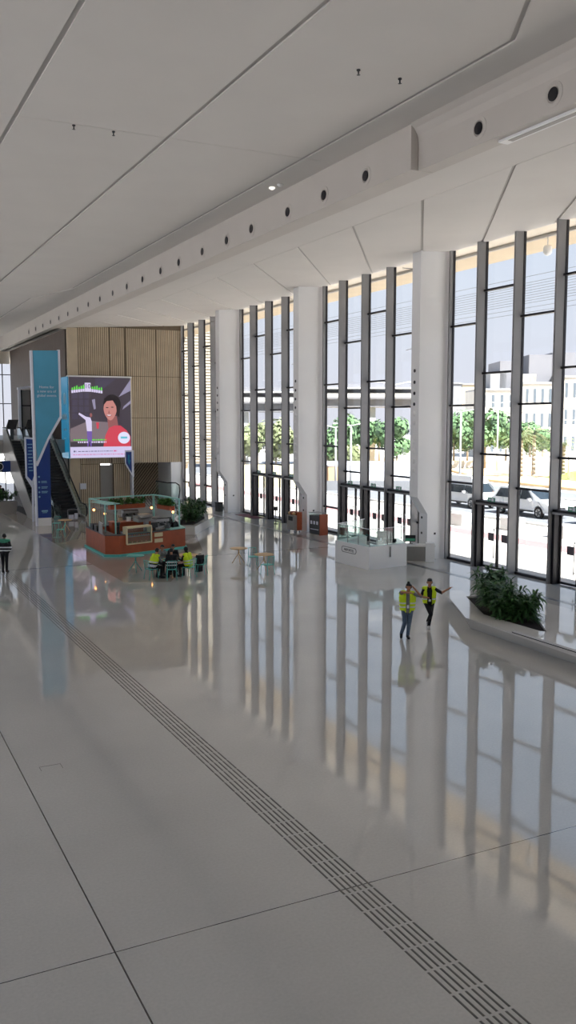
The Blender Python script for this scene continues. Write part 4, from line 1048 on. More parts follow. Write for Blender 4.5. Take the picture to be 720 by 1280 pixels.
def person(loc, rz, label, J, face, clothes, skin='skin', hair='short', hat=False, scale=1., name='person'):
    """J joints in local metres; face = unit direction the head looks; clothes = list of (name, mat, bones, offset, predicate)"""
    J = {k: Vector(v) for k, v in J.items()}
    face = Vector(face).normalized()
    mb = MB(); bones = []
    def B(tag_, p, q, r1, r2):
        capsule(mb, p, q, r1, r2); bones.append((tag_, Vector(p), Vector(q), r1, r2))
    pel = (J['hipL']+J['hipR'])/2; sh = (J['shL']+J['shR'])/2
    up = (sh-pel).normalized()
    B('torso', pel, pel+(sh-pel)*.5, .125, .115); B('torso', pel+(sh-pel)*.5, sh-up*.08, .115, .12)
    for s_ in 'LR':
        B('torso', J['hip'+s_]+up*.03, J['sh'+s_]*.75+sh*.25-up*.12, .095, .095)
        B('torso', sh, J['sh'+s_], .06, .055)
        B('uarm', J['sh'+s_], J['el'+s_], .05, .04); B('farm', J['el'+s_], J['ha'+s_], .04, .028)
        B('thigh', J['hip'+s_], J['kn'+s_], .085, .06); B('shin', J['kn'+s_], J['an'+s_], .058, .04)
        an = J['an'+s_]; td = J.get('toe'+s_)
        B('foot', an+Vector((0, 0, -.03)), td, .042, .034)
        # hand: palm + four fingers + thumb
        h0 = J['ha'+s_]; d = (h0-J['el'+s_]).normalized(); side = d.cross(Vector((0, 0, 1)))
        side = (side if side.length > .1 else Vector((1, 0, 0))).normalized(); nrm = side.cross(d).normalized()
        B('hand', h0, h0+d*.06, .028, .03)
        for k in range(4):
            o_ = side*(.024-.016*k); l = (.068, .076, .072, .056)[k]
            a_ = h0+d*.075+o_; m_ = a_+d*l*.55; e_ = m_+(d*.7-nrm*.7).normalized()*l*.5
            capsule(mb, a_, m_, .0095, .009); capsule(mb, m_, e_, .009, .008)
            bones.append(('hand', a_, e_, .01, .01))
        a_ = h0+d*.02+side*.028; e_ = a_+(side*.7+d*.7)*.055; capsule(mb, a_, e_, .012, .0095); bones.append(('hand', a_, e_, .012, .01))
    B('neck', sh, J['neck'], .055, .05)
    hc = J['head']
    right = face.cross(Vector((0, 0, 1))).normalized(); hup = right.cross(face).normalized()
    R = Matrix((right, face, hup)).transposed()
    # head blob: cranium, jaw, nose, ears, brow
    def hb(c, r):
        k = len(mb.bm.verts); mb.ball((0, 0, 0), r, 18, 12); mb.bm.verts.ensure_lookup_table()
        cc = hc+R@Vector(c)
        for v in list(mb.bm.verts)[k:]: v.co = cc+R@v.co
    hb((0, -.01, .03), (.077, .095, .09)); hb((0, .03, -.045), (.055, .06, .065)); hb((0, .098, -.01), (.013, .018, .026))
    hb((-.078, 0, -.005), (.012, .02, .032)); hb((.078, 0, -.005), (.012, .02, .032)); hb((0, .085, -.052), (.024, .01, .01))
    B('neck', J['neck'], hc-hup*.05, .05, .05)
    bones.append(('head', hc-hup*.05, hc+hup*.05, .09, .09))
    t = empty(name, loc, rz, label, 'person'); t.scale = (scale,)*3
    ob = mb.build('body', skin, None)
    md = ob.modifiers.new('r', 'REMESH'); md.mode = 'VOXEL'; md.voxel_size = .011; md.use_smooth_shade = True
    sm = ob.modifiers.new('s', 'SMOOTH'); sm.iterations = 3; sm.factor = .5
    dg = bpy.context.evaluated_depsgraph_get()
    me = bpy.data.meshes.new_from_object(ob.evaluated_get(dg)); old = ob.data
    ob.modifiers.clear(); ob.data = me; bpy.data.meshes.remove(old); me.name = 'body'
    if not me.materials: me.materials.append(M[skin])
    ob.parent = t
    # nearest bone for each face
    cls = []
    for p in me.polygons:
        c = p.center; best = (9, '', 0)
        for tg, a_, b_, r1, r2 in bones:
            d, tt = seg_dist(c, a_, b_); d -= r1+(r2-r1)*tt
            if d < best[0]: best = (d, tg, tt)
        cls.append((best[1], best[2]))
    def shell(nm, m_, test, off, parent):
        bm = bmesh.new(); vm = {}
        for p in me.polygons:
            if not test(p, *cls[p.index]): continue
            vs = []
            for vi in p.vertices:
                if vi not in vm: v = me.vertices[vi]; vm[vi] = bm.verts.new(v.co+v.normal*off)
                vs.append(vm[vi])
            f = bm.faces.new(vs); f.smooth = True
        # thickness: close back to the body at the hems
        be = [e for e in bm.edges if len(e.link_faces) == 1]
        inv = {v: k for k, v in vm.items()}; nv = {}
        for e in be:
            for v in e.verts:
                if v not in nv: nv[v] = bm.verts.new(me.vertices[inv[v]].co-me.vertices[inv[v]].normal*.002)
        for e in be:
            a_, b_ = e.verts
            try: bm.faces.new((a_, b_, nv[b_], nv[a_]))
            except ValueError: pass
        mesh = bpy.data.meshes.new(nm); bm.to_mesh(mesh); bm.free(); mesh.materials.append(M[m_])
        o = bpy.data.objects.new(nm, mesh); COL.objects.link(o); o.parent = parent
        return o
    def loc_h(p): return R.transposed()@(p.center-hc)
    made = {}
    for nm, m_, bs, off, pred, par in clothes:
        fn = (lambda p, tg, tt, bs=bs, pred=pred: tg in bs and (pred is None or pred(p.center, tt)))
        made[nm] = shell(nm, m_, fn, off, made[par] if par else t)
    if hair == 'short': shell('hair', 'hair', lambda p, tg, tt: tg == 'head' and (loc_h(p).z > .055 or (loc_h(p).y < .0 and loc_h(p).z > -.04)), .012, t)
    if hair == 'long': shell('hair', 'hair', lambda p, tg, tt: tg in ('head', 'neck') and (loc_h(p).z > .055 or (loc_h(p).y < .02 and loc_h(p).z > -.16)), .018, t)
    if hat: MB().ball(hc+R@Vector((0, -.01, .075)), (.085, .095, .07), 16, 10).build('cap', 'black', t)
    if hair == 'bun': 
        shell('hair', 'hair', lambda p, tg, tt: tg == 'head' and (loc_h(p).z > .05 or (loc_h(p).y < .0 and loc_h(p).z > -.05)), .014, t)
        MB().ball(hc+R@Vector((0, -.03, .14)), (.045, .045, .04), 12, 8).build('hair_bun', 'hair', t)
    for s_ in (-1, 1):
        MB().ball(hc+R@Vector((.03*s_, .083, .012)), (.011, .006, .006), 8, 6).build('eye', 'eye', t)
    MB().ball(hc+R@Vector((0, .092, -.053)), (.02, .006, .005), 10, 6).build('mouth', 'lips', t)
    return t

BODY_T = ('torso', 'uarm', 'farm')
def outfit(trouser, top_, shoe, vest=None, sleeve='long', waist=.0, extra=()):
    c = [('trousers', trouser, ('thigh', 'shin'), .012, None, None),
         ('shirt', top_, ('torso', 'uarm', 'farm') if sleeve == 'long' else ('torso', 'uarm'), .012, None, None),
         ('shoes', shoe, ('foot',), .012, None, None)]
    return c+list(extra)

# left dancer (arms folded in front of the face)
J = dict(hipL=(-.1, 0, .92), hipR=(.1, 0, .92), knL=(-.08, -.05, .5), knR=(.06, -.03, .49), anL=(-.17, .06, .13), anR=(.02, -.02, .085), toeL=(-.19, -.08, .045), toeR=(.04, -.17, .035),
         shL=(-.17, 0, 1.42), shR=(.17, 0, 1.4), elL=(-.24, -.2, 1.5), haL=(.0, -.3, 1.5), elR=(.41, -.1, 1.36), haR=(.2, -.08, 1.6), neck=(.02, -.01, 1.52), head=(.03, -.03, 1.63))
vestp = lambda c, t: c.z < 1.5 and not (abs(c.x) < .05 and c.y < -.02)
def band(z0, z1): return lambda c, t: z0 < c.z < z1 and not (abs(c.x) < .05 and c.y < -.02)
person((15.68, 22.75, 0), CAMROT, 'dancing person in a yellow vest and blue jeans with an arm across the face', J, (0, -1, -.1),
       [('trousers', 'jeans', ('thigh', 'shin'), .014, None, None), ('shirt', 'greyc', ('torso', 'uarm'), .01, None, None), ('shoes', 'shoe', ('foot',), .012, None, None),
        ('vest', 'hivis', ('torso',), .05, vestp, None), ('reflective_tape', 'reflect', ('torso',), .056, band(1.12, 1.16), 'vest'), ('reflective_tape_low', 'reflect', ('torso',), .056, band(1.0, 1.04), 'vest')], 'skin', 'bun')
MB().box(-.035, .035, -.16, -.15, .98, 1.08).build('name_badge', 'print', None, 'white name badge hanging on the person in blue jeans', 'badge')
o = bpy.data.objects['name_badge']; o.location = (15.68, 22.75, 0); o.rotation_euler.z = CAMROT
# right dancer
J = dict(hipL=(-.09, 0, .88), hipR=(.09, 0, .88), knL=(.05, -.12, .5), knR=(.07, .02, .48), anL=(-.01, .12, .22), anR=(.0, 0, .085), toeL=(-.02, .02, .13), toeR=(-.01, -.15, .035),
         shL=(-.16, 0, 1.33), shR=(.16, 0, 1.33), elL=(-.27, -.05, 1.08), haL=(-.13, -.2, 1.08), elR=(.4, -.05, 1.2), haR=(.62, -.12, 1.35), neck=(.01, 0, 1.43), head=(.01, -.02, 1.54))
vestp2 = lambda c, t: c.z < 1.42 and not (abs(c.x) < .075 and c.y < -.0)
person((17.05, 23.5, 0), CAMROT, 'dancing person in a yellow vest over black clothes holding one arm out', J, (0, -1, -.1),
       [('trousers', 'blackc', ('thigh', 'shin'), .012, None, None), ('shirt', 'blackc', ('torso', 'uarm'), .012, None, None), ('shoes', 'shoew', ('foot',), .012, None, None),
        ('vest', 'hivis', ('torso',), .03, vestp2, None), ('reflective_tape', 'reflect', ('torso',), .036, lambda c, t: .98 < c.z < 1.03 and not (abs(c.x) < .075 and c.y < 0), 'vest')], 'skin', 'short', True)
MB().box(-.035, .035, -.15, -.14, .93, 1.0).build('name_badge', 'print', None, 'white name badge hanging on the person dressed in black with one arm out', 'badge')
o = bpy.data.objects['name_badge.001']; o.location = (17.05, 23.5, 0); o.rotation_euler.z = CAMROT
# walking person at the left edge, seen from behind
J = dict(hipL=(-.1, 0, .92), hipR=(.1, 0, .92), knL=(-.09, .04, .5), knR=(.09, -.02, .5), anL=(-.06, -.1, .09), anR=(.07, .03, .085), toeL=(-.07, .05, .035), toeR=(.08, .18, .035),
         shL=(-.19, 0, 1.43), shR=(.19, 0, 1.43), elL=(-.27, -.03, 1.14), haL=(-.2, .15, 1.0), elR=(.27, -.03, 1.14), haR=(.2, .15, 1.0), neck=(0, .02, 1.53), head=(0, .05, 1.64))
B2 = lambda z0, z1: (lambda c, t: z0 < c.z < z1)
person((6.42, 41.0, 0), CAMROT, 'person seen from behind in a black jacket with white bands at the left edge', J, (0, 1, -.15),
       [('trousers', 'blackc', ('thigh', 'shin'), .012, None, None), ('jacket', 'blackc', ('torso', 'uarm', 'farm'), .035, None, None), ('shoes', 'shoe', ('foot',), .012, None, None),
        ('collar', 'greenc', ('torso', 'neck'), .042, lambda c, t: c.z > 1.36, 'jacket'), ('white_band', 'reflect', ('torso', 'uarm', 'farm'), .042, B2(1.13, 1.18), 'jacket'), ('white_band_low', 'reflect', ('torso', 'uarm', 'farm'), .042, B2(.99, 1.04), 'jacket')], 'skind', 'short')
# distant dark figure below the upper floor
person((11.2, 72.4, 0), 0, 'distant person in black below the upper floor beside the information sign', dict(J), (0, -1, 0),
       [('trousers', 'blackc', ('thigh', 'shin'), .012, None, None), ('jacket', 'blackc', ('torso', 'uarm', 'farm'), .05, None, None), ('shoes', 'shoe', ('foot',), .012, None, None)], 'skin', 'short')
# seated people, facing local +y
def seated(loc, rz, label, clothes, hair='short', lean=.12, hands=None, skin='skin', head_dir=(0, 1, -.3)):
    hL, hR = hands or ((-.14, .46, .8), (.14, .46, .8))
    J = dict(hipL=(-.1, 0, .53), hipR=(.1, 0, .53), knL=(-.13, .42, .5), knR=(.13, .42, .5), anL=(-.13, .36, .085), anR=(.13, .4, .085), toeL=(-.14, .52, .035), toeR=(.14, .55, .035),
             shL=(-.17, lean, 1.0), shR=(.17, lean, 1.0), elL=(-.23, lean+.12, .76), haL=hL, elR=(.23, lean+.12, .76), haR=hR, neck=(0, lean+.03, 1.1), head=(0, lean+.07, 1.2))
    return person(loc, rz, label, J, head_dir, clothes, skin, hair)
def so(trou, top_, shoe='shoe', vest=None, bands=False, sleeves=True):
    c = [('trousers', trou, ('thigh', 'shin'), .012, None, None), ('shirt', top_, ('torso', 'uarm', 'farm') if sleeves else ('torso', 'uarm'), .012, None, None), ('shoes', shoe, ('foot',), .012, None, None)]
    if vest:
        c.append(('vest', vest, ('torso',), .03, None, None))
        c.append(('reflective_tape', 'reflect', ('torso',), .037, lambda p, t: .72 < p.z < .77 or .6 < p.z < .64, 'vest'))
    return c
seated((11.8, 36.4, 0), -1.3, 'seated person in a yellow vest at the left end of the turquoise table', so('blackc', 'greyc', vest='hivis', sleeves=False)+[('dark_hem', 'blackc', ('torso',), .036, lambda p, t: p.z < .7, 'vest'), ('white_hem', 'reflect', ('torso',), .042, lambda p, t: .55 < p.z < .62, 'vest')], lean=.22)
seated((12.55, 35.98, 0), -.3, 'seated person in a black jacket with white bands, back to the camera', so('blackc', 'blackc', vest='blackc'), lean=.1)
seated((13.38, 36.12, 0), .5, 'seated person with long dark hair in a yellow vest, back to the camera', so('blackc', 'blackc', vest='hivis'), 'long', lean=.08)
seated((13.15, 37.52, 0), 2.9, 'seated person in black facing the camera behind the turquoise table', so('blackc', 'blackc'))
seated((12.56, 37.56, 0), -2.8, 'seated person in a grey top facing the camera behind the turquoise table', so('blackc', 'greyc'))

# ================================================================== OUTSIDE
S('ground_outside', MB().box(26.8, 330, -60, 360, -.4, -.12).box(-150, -14.3, -60, 360, -.4, -.12).box(-14.3, 26.8, 100.3, 360, -.4, -.12), 'pave', label='pale paving outside the glazing')
S('pavement_outside', MB().box(26.8, 33.6, -60, 110, -.119, -.03), 'pave')
S('trim_3', MB().box(33.6, 35.2, -60, 110, -.119, -.02), 'kerb', label='reddish paver band outside')
S('road', MB().box(41.5, 50.5, -60, 140, -.119, -.09), 'road', label='grey drop-off road outside')
S('road_far', MB().box(57, 62.5, -60, 160, -.119, -.1), 'road', label='second grey road beyond')
S('kerb', MB().box(50.5, 51.0, -60, 140, -.119, .05).box(41.1, 41.5, -60, 140, -.119, .02).box(56.6, 57, -60, 160, -.119, .05), 'conc', label='pale kerbs of the roads')

def wheel(t, x, y, z, r, side):
    w = MB().cyl((x-.1*side, y, z), (x+.12*side, y, z), r, seg=24).build('wheel', 'tyre', t)
    MB().cyl((x+.12*side, y, z), (x+.135*side, y, z), r*.68, seg=20).build('rim', 'steel', w)
    mb = MB()
    for k in range(5):
        a = 2*PI*k/5; mb.cyl((x+.137*side, y, z), (x+.137*side, y+r*.6*math.cos(a), z+r*.6*math.sin(a)), .035, .05, 6)
    mb.build('spokes', 'greyd', w)
def suv(loc, rz, label, paint='carw', L=5.6, H=1.9, W=2.0, van=False):
    """car along local y (front at -y)"""
    t = empty('van' if van else 'car', loc, rz, label, 'van' if van else 'car')
    h = L/2
    if van: prof = [(-h, .45), (-h+.02, .95), (-h+.45, 1.15), (-h+1.2, 1.95), (-h+1.5, H), (h-.1, H), (h, H-.2), (h, .45)]
    else: prof = [(-h, .5), (-h-.0, .95), (-h+.2, 1.08), (-h+1.35, 1.22), (-h+2.2, H-.1), (-h+2.7, H), (h-.7, H-.03), (h-.18, 1.25), (h, 1.15), (h, .5)]
    wy = (-h+1.0, h-1.05); wr = .41
    full = []
    # bottom line with wheel arches
    bottom = [(h, .42)]
    for c in (wy[1], wy[0]):
        bottom += [(c+.5*math.cos(a), .42+.5*math.sin(a)) for a in [PI*i/8 for i in range(9)]]
    bottom += [(-h, .42)]
    poly = prof+bottom
    mb = MB()
    belt = 1.2
    def xw(z): return W/2 if z < belt else W/2-(z-belt)*.28
    a = [mb.bm.verts.new((-xw(z), y, z)) for y, z in poly]; b_ = [mb.bm.verts.new((xw(z), y, z)) for y, z in poly]
    n_ = len(poly)
    f1 = mb._f(a); f2 = mb._f(b_[::-1])
    for i in range(n_): mb._f([a[(i+1) % n_], a[i], b_[i], b_[(i+1) % n_]])
    bmesh.ops.triangulate(mb.bm, faces=[f for f in (f1, f2) if f])
    bmesh.ops.recalc_face_normals(mb.bm, faces=mb.bm.faces[:])
    mb.build('car_body', paint, t)
    # side windows
    for s_ in (-1, 1):
        if van: W_ = [[(-h+.75, 1.2), (-h+1.25, 1.8), (-h+1.95, 1.8), (-h+1.95, 1.2)], [(-h+2.05, 1.2), (-h+2.05, 1.8), (h-1.5, 1.8), (h-1.5, 1.2)], [(h-1.4, 1.2), (h-1.4, 1.8), (h-.25, 1.8), (h-.25, 1.2)]]
        else: W_ = [[(-h+1.65, 1.27), (-h+2.3, H-.15), (-h+2.95, H-.12), (-h+2.95, 1.27)], [(-h+3.03, 1.27), (-h+3.03, H-.12), (-h+3.95, H-.12), (-h+3.95, 1.27)], [(-h+4.03, 1.27), (-h+4.03, H-.12), (h-.8, H-.15), (h-.45, 1.27)]]
        for P in W_:
            mb = MB(); mb.plate([(s_*(xw(z)+.012), y, z) for y, z in P], (-s_*.02, 0, 0)); mb.build('side_window', 'carglass', t)
        for c in wy: wheel(t, s_*(W/2-.1), c, wr, wr, s_)
        MB().box(s_*(W/2-.05), s_*(W/2+.02), -h+1.55, h-1.6, .4, .52).build('sill_trim', 'black', t)
        MB().box(min(s_*(W/2), s_*(W/2+.22)), max(s_*(W/2), s_*(W/2+.22)), -h+1.75, -h+1.95, 1.2, 1.38).build('wing_mirror', paint, t)
        MB().box(min(s_*.55, s_*(W/2-.08)), max(s_*.55, s_*(W/2-.08)), -h-.02, -h+.1, .85, 1.0).build('headlight', 'print', t)
        MB().box(min(s_*.7, s_*(W/2-.03)), max(s_*.7, s_*(W/2-.03)), h-.05, h+.02, 1.0, 1.2).build('tail_light', 'carr', t)
    y0, z0, y1, z1 = (-h+.6, 1.26, -h+1.22, 1.92) if van else (-h+1.45, 1.27, -h+2.2, H-.13)
    mb = MB(); mb.plate([(-xw(z0)+.12, y0, z0), (xw(z0)-.12, y0, z0), (xw(z1)-.1, y1, z1), (-xw(z1)+.1, y1, z1)], (0, -.03, .03)); mb.build('windscreen', 'carglass', t)
    MB().box(-.5, .5, -h-.03, -h+.02, .55, .8).build('grille', 'black', t)
    return t
suv((45.0, 49.8, -.09), 0, 'white off-road car parked outside behind the nearest glazed bay', 'carw', 6.1, 2.05, 2.1)
suv((45.2, 57.6, -.09), 0, 'white van parked outside left of the white off-road car', 'carw', 6.2, 2.5, 2.1, True)
suv((44.8, 41.6, -.09), 0, 'dark grey car parked outside at the right edge', 'card', 5.2, 1.75, 2.0)
suv((57.5, 92.0, -.1), 0, 'red car seen far outside behind the booth bay', 'carr', 5.2, 1.8, 2.0)
bn = 0
for x, y, w in ((36.9, 47.3, 'left of the white off-road car'), (38.1, 43.7, 'under the white off-road car'), (38.2, 39.4, 'at the right edge of the glazing')):
    t = empty('concrete_block', (x, y, -.12), .1, 'pale square concrete block outside, '+w, 'concrete block')
    MB().box(-.55, .55, -.55, .55, 0, .8).build('block', 'conc', t, bevel=.04)

def inframe(px, s):
    """point seen at picture column px, s metres ahead of the hall's end view (used once, for distant scenery)"""
    a = (px-360)/1109.
    return (math.sin(AZ)*s+a*math.cos(AZ)*s, math.cos(AZ)*s-a*math.sin(AZ)*s)
def palm(x, y, h, label, seed, group=None):
    rng = random.Random(seed)
    t = empty('palm_tree', (x, y, -.12), 0, label, 'palm tree', group)
    mb = MB(); n_ = 10
    for i in range(n_): mb.cyl((0, 0, h*i/n_), (0, 0, h*(i+1)/n_), .3-.008*i, .24-.008*i, 10)
    mb.build('trunk', 'trunk', t)
    mb = MB()
    for i in range(26):
        a = rng.uniform(0, 2*PI); el = rng.uniform(-.4, 1.2); L = rng.uniform(1.8, 2.6)
        for k in range(10):
            f = k/9; q = Vector((math.cos(a)*math.cos(el)*L*f, math.sin(a)*math.cos(el)*L*f, h+math.sin(el)*L*f-.6*L*f*f))
            for s_ in (-1, 1):
                d = Vector((-math.sin(a)*s_, math.cos(a)*s_, -.5)).normalized()+Vector((math.cos(a), math.sin(a), 0))*.6
                e = q+d.normalized()*.5; w_ = Vector((math.cos(a), math.sin(a), 0))*.05
                mb._f([mb.bm.verts.new(v) for v in (q-w_, q+w_, e)])
    mb.build('fronds', 'leaf4', t)
    return t
def tree(x, y, r, h, label, seed, m='leaf3', group=None, z=-.12):
    rng = random.Random(seed)
    t = empty('tree', (x, y, z), 0, label, 'tree', group)
    MB().cyl((0, 0, 0), (0, 0, h*.6), .18, .1, 8).build('trunk', 'trunk', t)
    mb = MB()
    blobs = [(rng.uniform(-.5, .5)*r, rng.uniform(-.5, .5)*r, h*rng.uniform(.45, .8), r*rng.uniform(.45, .65)) for _ in range(7)]
    for bx, by, bz, br in blobs:
        for _ in range(130):
            v = Vector((rng.gauss(0, 1), rng.gauss(0, 1), rng.gauss(0, 1))).normalized()*br*rng.uniform(.7, 1.)
            c = Vector((bx, by, bz))+v; u = Vector((rng.gauss(0, 1), rng.gauss(0, 1), rng.gauss(0, 1))).normalized()
            w_ = v.cross(u).normalized()*.28; u2 = w_.cross(v).normalized()*.28
            mb._f([mb.bm.verts.new(c+k) for k in (w_, u2, -w_, -u2)])
    mb.build('foliage', m, t)
def lamp(x, y, h, label, arm=1.2, group=None, arms=2):
    t = empty('lamp_post', (x, y, -.12), CAMROT, label, 'street lamp', group)
    MB().cyl((0, 0, 0), (0, 0, h), .14, .08, 10).build('pole', 'conc', t)
    for s_ in (-1, 1)[:arms]:
        MB().cyl((0, 0, h-.1), (arm*s_, 0, h+.15), .05, seg=8).build('arm', 'conc', t)
        MB().box(min(arm*s_, arm*s_*1.6), max(arm*s_, arm*s_*1.6), -.12, .12, h+.1, h+.2).build('lamp_head', 'conc', t)
# landscaped bed with palms
S('lawn_bed', MB().prism([(66, 80), (64, 55), (100, 50), (110, 100), (80, 110)], -.12, .15).prism([(70, 95), (62, 100), (60, 120), (80, 140), (100, 120)], -.12, .12), 'sand', label='sandy bed beyond the far road')
mb = MB().prism([(74, 80), (71, 68), (86, 66), (90, 84)], .1, .9, top=[(77, 78), (75, 71), (84, 70), (86, 81)])
mb.build('grass_mound', 'lawn', None, 'low green grass mound beyond the roads around the palms', 'grass', kind='stuff')
for i, (px, s, h, w) in enumerate(((651, 105, 4.8, 'left'), (667, 108, 5.4, 'middle'), (704, 104, 4.2, 'right'))):
    x, y = inframe(px, s); palm(x, y, h, 'palm tree outside the nearest glazed bay, the %s one of three' % w, i+5)
for i, (px, s, r, h) in enumerate(((567, 135, 4.2, 8.5), (584, 132, 4.2, 8.8), (606, 130, 4.6, 9), (632, 128, 3.6, 7.6), (662, 134, 3.8, 7), (678, 128, 3.4, 6))):
    x, y = inframe(px, s+(7 if i % 2 else -5)); tree(x, y, r*.8, h, 'green leafy tree in the row before the pale buildings, seen through the nearest glazed bay', i+50, 'leaf3', 'trees seen through the nearest bay')
for i, (px, s, r, h) in enumerate(((408, 120, 4, 8), (436, 122, 4, 8.5), (452, 124, 3.6, 7.5), (474, 126, 3.8, 8), (496, 121, 3.2, 7.5), (415, 112, 2.8, 4.5), (440, 112, 2.6, 4.2))):
    x, y = inframe(px, s+(7 if i % 2 else -5)); tree(x, y, r*.8, h, 'green leafy tree under the pale viaduct, seen through the bay behind the booth', i+70, 'leaf3' if i < 5 else 'leaf4', 'trees seen through the booth bay')
for i, (px, s, r, h) in enumerate(((306, 115, 3, 6.5), (322, 118, 3.5, 7), (345, 116, 3.5, 7.5), (357, 112, 3, 6))):
    x, y = inframe(px, s+(7 if i % 2 else -5)); tree(x, y, r*.8, h, 'dusty green tree seen through the bay behind the two small stands', i+90, 'leaf4', 'trees seen through the far door bay')
for px, s, h, w in ((621, 118, 9.3, 'between the two trees'), (575, 100, 8, 'nearest the white column'), (711, 100, 7, 'at the right edge')):
    x, y = inframe(px, s); lamp(x, y, h, 'pale street lamp outside the nearest glazed bay, '+w)
for px, s, h, w in ((419.5, 95, 6.3, 'leftmost'), (438.5, 95, 6.5, 'middle'), (491, 75, 10, 'tall one at the right')):
    x, y = inframe(px, s); lamp(x, y, h, 'pale street lamp seen through the booth bay, '+w)
# pale building with rows of windows
def building(px0, px1, s, ztop, label, m='stone', floors=3, roofbox=None, nwin=None, z0=-.1, wm='bwin'):
    x, y = inframe(px0, s); x2, y2 = inframe(px1, s)
    W = math.hypot(x2-x, y2-y)
    t = empty('building', (x, y, z0), CAMROT, label, 'building')
    H = ztop-z0
    MB().box(0, W, 0, 14, 0, H).build('walls', m, t)
    MB().box(0, W, -.3, 14, H, H+.35).build('cornice', 'stoneg', t)
    MB().box(0, W, -.12, 0, H*.62, H*.66).build('string_course', 'stone', t)
    nwin = nwin or max(3, int(W/1.35)); fh = H/floors
    for f in range(floors):
        for i in range(nwin):
            cx = (i+.5)*W/nwin
            w = MB().box(cx-.26, cx+.26, -.05, .02, f*fh+fh*.25, f*fh+fh*.8).build('window', wm, t)
    if roofbox:
        for (a, b_, h, mm) in roofbox: MB().box(a*W, b_*W, 2, 12, H+.35, H+.35+h).build('roof_block', mm, t)
    return t
building(598, 642, 168, 12.5, 'pale stone building with a grey roof box, left part of the pale block outside', roofbox=[(.35, .8, 3.1, 'stoneg'), (.62, 1., 5.2, 'roof')])
building(642.3, 690, 168, 13.7, 'pale stone building with a wide dark grey roof in the middle of the block outside', roofbox=[(.4, 1., 5.2, 'roof'), (.2, .6, 1.6, 'stone')])
building(690.3, 760, 168, 14.9, 'cream building with tall narrow windows at the right edge outside', roofbox=[(.0, 1., 4.4, 'roof')], m='stone')
building(555, 575.7, 205, 15.2, 'windowless grey block beside the cream tower outside', m='stoneg', nwin=3, floors=1, wm='stoneg')
building(576, 592, 205, 15.0, 'cream ribbed tower beside the grey block outside', m='beige', nwin=3, floors=2, wm='louver')
# fence of white panels before the trees
def fence(px0, px1, s, h, label, m='conc', z=-.12, gap=1.6, name='fence'):
    x, y = inframe(px0, s); x2, y2 = inframe(px1, s); W = math.hypot(x2-x, y2-y)
    t = empty(name, (x, y, z), CAMROT, label, 'fence')
    MB().box(0, W, 0, .12, 0, h).build('panels', m, t)
    k = 0
    while k < W: MB().box(k, k+.12, -.08, .2, 0, h+.1).build('post', m, t); k += gap*1.5
fence(558, 655, 125, 1.3, 'white fence in front of the trees outside the nearest bay')
fence(655, 740, 122, 1.9, 'white hoarding fence behind the palms outside', 'print')
fence(402, 520, 100, 2.4, 'row of white barrier panels outside the booth bay', 'print', z=-.12)
fence(400, 522, 88, 1.0, 'low grey retaining wall outside the booth bay', 'road', name='retaining_wall')
fence(292, 372, 92, 2.4, 'pale yellow hoarding fence outside the far door bay', 'hoard')
x, y = inframe(411, 96)
t = empty('construction_container', (x, y, -.12), CAMROT, 'orange container beside the barriers outside the booth bay', 'container')
MB().box(-1.2, 1.2, 0, 2, 0, 2.0).build('box', 'tarp', t); MB().box(-1.25, 1.25, -.05, 2.05, 2.0, 2.15).build('roof', 'conc', t)
# viaduct beyond the trees
def viaduct(px0, px1, s, z0, z1, label):
    x, y = inframe(px0, s); x2, y2 = inframe(px1, s); W = math.hypot(x2-x, y2-y)
    t = empty('viaduct', (x, y, -.12), CAMROT, label, 'viaduct')
    MB().box(0, W, 0, 9, z0, z0+(z1-z0)*.45).build('deck', 'roof', t)
    MB().box(0, W, -.8, -.5, z0+(z1-z0)*.4, z1-1.6).build('parapet', 'stone', t)
    MB().box(0, W, 4, 9, z1-1.3, z1).build('roof_band', 'roof', t)
    MB().box(0, W, -.5, 4, z1-.9, z1-.7).build('canopy', 'conc', t)
    k = 2.
    while k < W: MB().box(k, k+.9, 1, 3, 0, z0).build('pier', 'conc', t); k += 8.
viaduct(380, 530, 135, 9.0, 12.6, 'pale grey viaduct with a canopy seen through the booth bay')
viaduct(285, 378, 128, 8.2, 11.8, 'pale grey viaduct part seen through the far door bay')
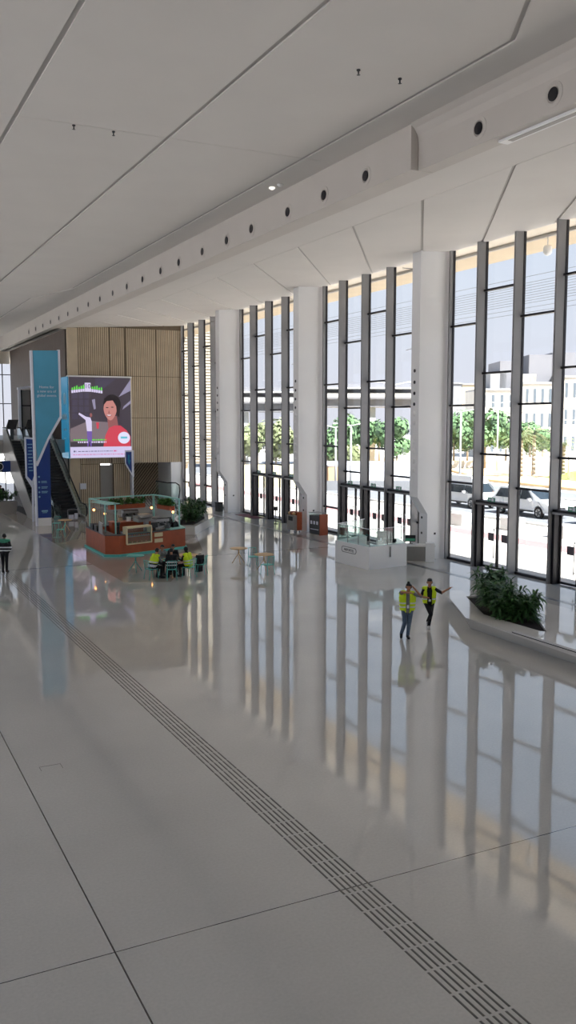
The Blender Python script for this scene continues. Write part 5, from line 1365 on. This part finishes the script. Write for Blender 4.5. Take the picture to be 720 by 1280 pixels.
# louvred building seen through the farthest bay
t = empty('louvred_building', (27.2, 84.5, -.12), 0, 'beige building with horizontal louvres close outside the farthest bay', 'building')
MB().box(0, 7.6, 0, 14, 2.6, 17).build('walls', 'louver', t)
mb = MB()
z = 2.8
while z < 17: mb.box(-.1, 7.7, -.12, .0, z, z+.2); z += .3
mb.build('louvres', 'louver', t)
for x in (.3, 3.8, 7.0): MB().box(x, x+.5, .4, .9, 0, 2.6).build('column', 'beige', t)
MB().box(0, 7.6, 13.8, 14, 0, 2.6).build('base_wall', 'conc', t)

# ================================================================== LIGHT
w = bpy.data.worlds.new('sky'); SC.world = w; w.use_nodes = True
nt = w.node_tree; bg = nt.nodes['Background']
tc = nt.nodes.new('ShaderNodeTexCoord'); sx = nt.nodes.new('ShaderNodeSeparateXYZ'); cr = nt.nodes.new('ShaderNodeValToRGB')
nt.links.new(tc.outputs['Generated'], sx.inputs[0]); nt.links.new(sx.outputs[2], cr.inputs[0]); nt.links.new(cr.outputs[0], bg.inputs[0])
e = cr.color_ramp.elements
e[0].position = 0; e[0].color = (*lin((226, 224, 236)), 1)
e[1].position = .9; e[1].color = (*lin((150, 185, 235)), 1)
q = e.new(.12); q.color = (*lin((222, 226, 240)), 1)
q = e.new(.32); q.color = (*lin((204, 220, 243)), 1)
bg.inputs[1].default_value = .91
s = bpy.data.lights.new('sun', 'SUN'); s.energy = 15.; s.angle = .01; s.color = (1, .975, .94)
so_ = bpy.data.objects.new('sun', s); COL.objects.link(so_)
so_.rotation_euler = Vector((-.21, .8, -1)).to_track_quat('-Z', 'Y').to_euler()

# ================================================================== CAMERA
cam = bpy.data.cameras.new('camera'); co = bpy.data.objects.new('camera', cam); COL.objects.link(co)
cam.sensor_fit = 'HORIZONTAL'; cam.sensor_width = 36; cam.lens = 36*1109/720; cam.clip_end = 1500; cam.clip_start = .05
co.location = (0, 0, 6.8); co.rotation_euler = (PI/2-math.atan(114/1109.), 0, -AZ)
SC.camera = co
vs = SC.view_settings
vs.view_transform = 'Standard'; vs.look = 'None'; vs.exposure = 0.4; vs.gamma = 1; vs.use_curve_mapping = False
cy = SC.cycles
cy.use_denoising = True; cy.max_bounces = 12; cy.diffuse_bounces = 6; cy.glossy_bounces = 4; cy.transparent_max_bounces = 24; cy.transmission_bounces = 4
cy.sample_clamp_indirect = 6.; cy.caustics_reflective = False; cy.caustics_refractive = False
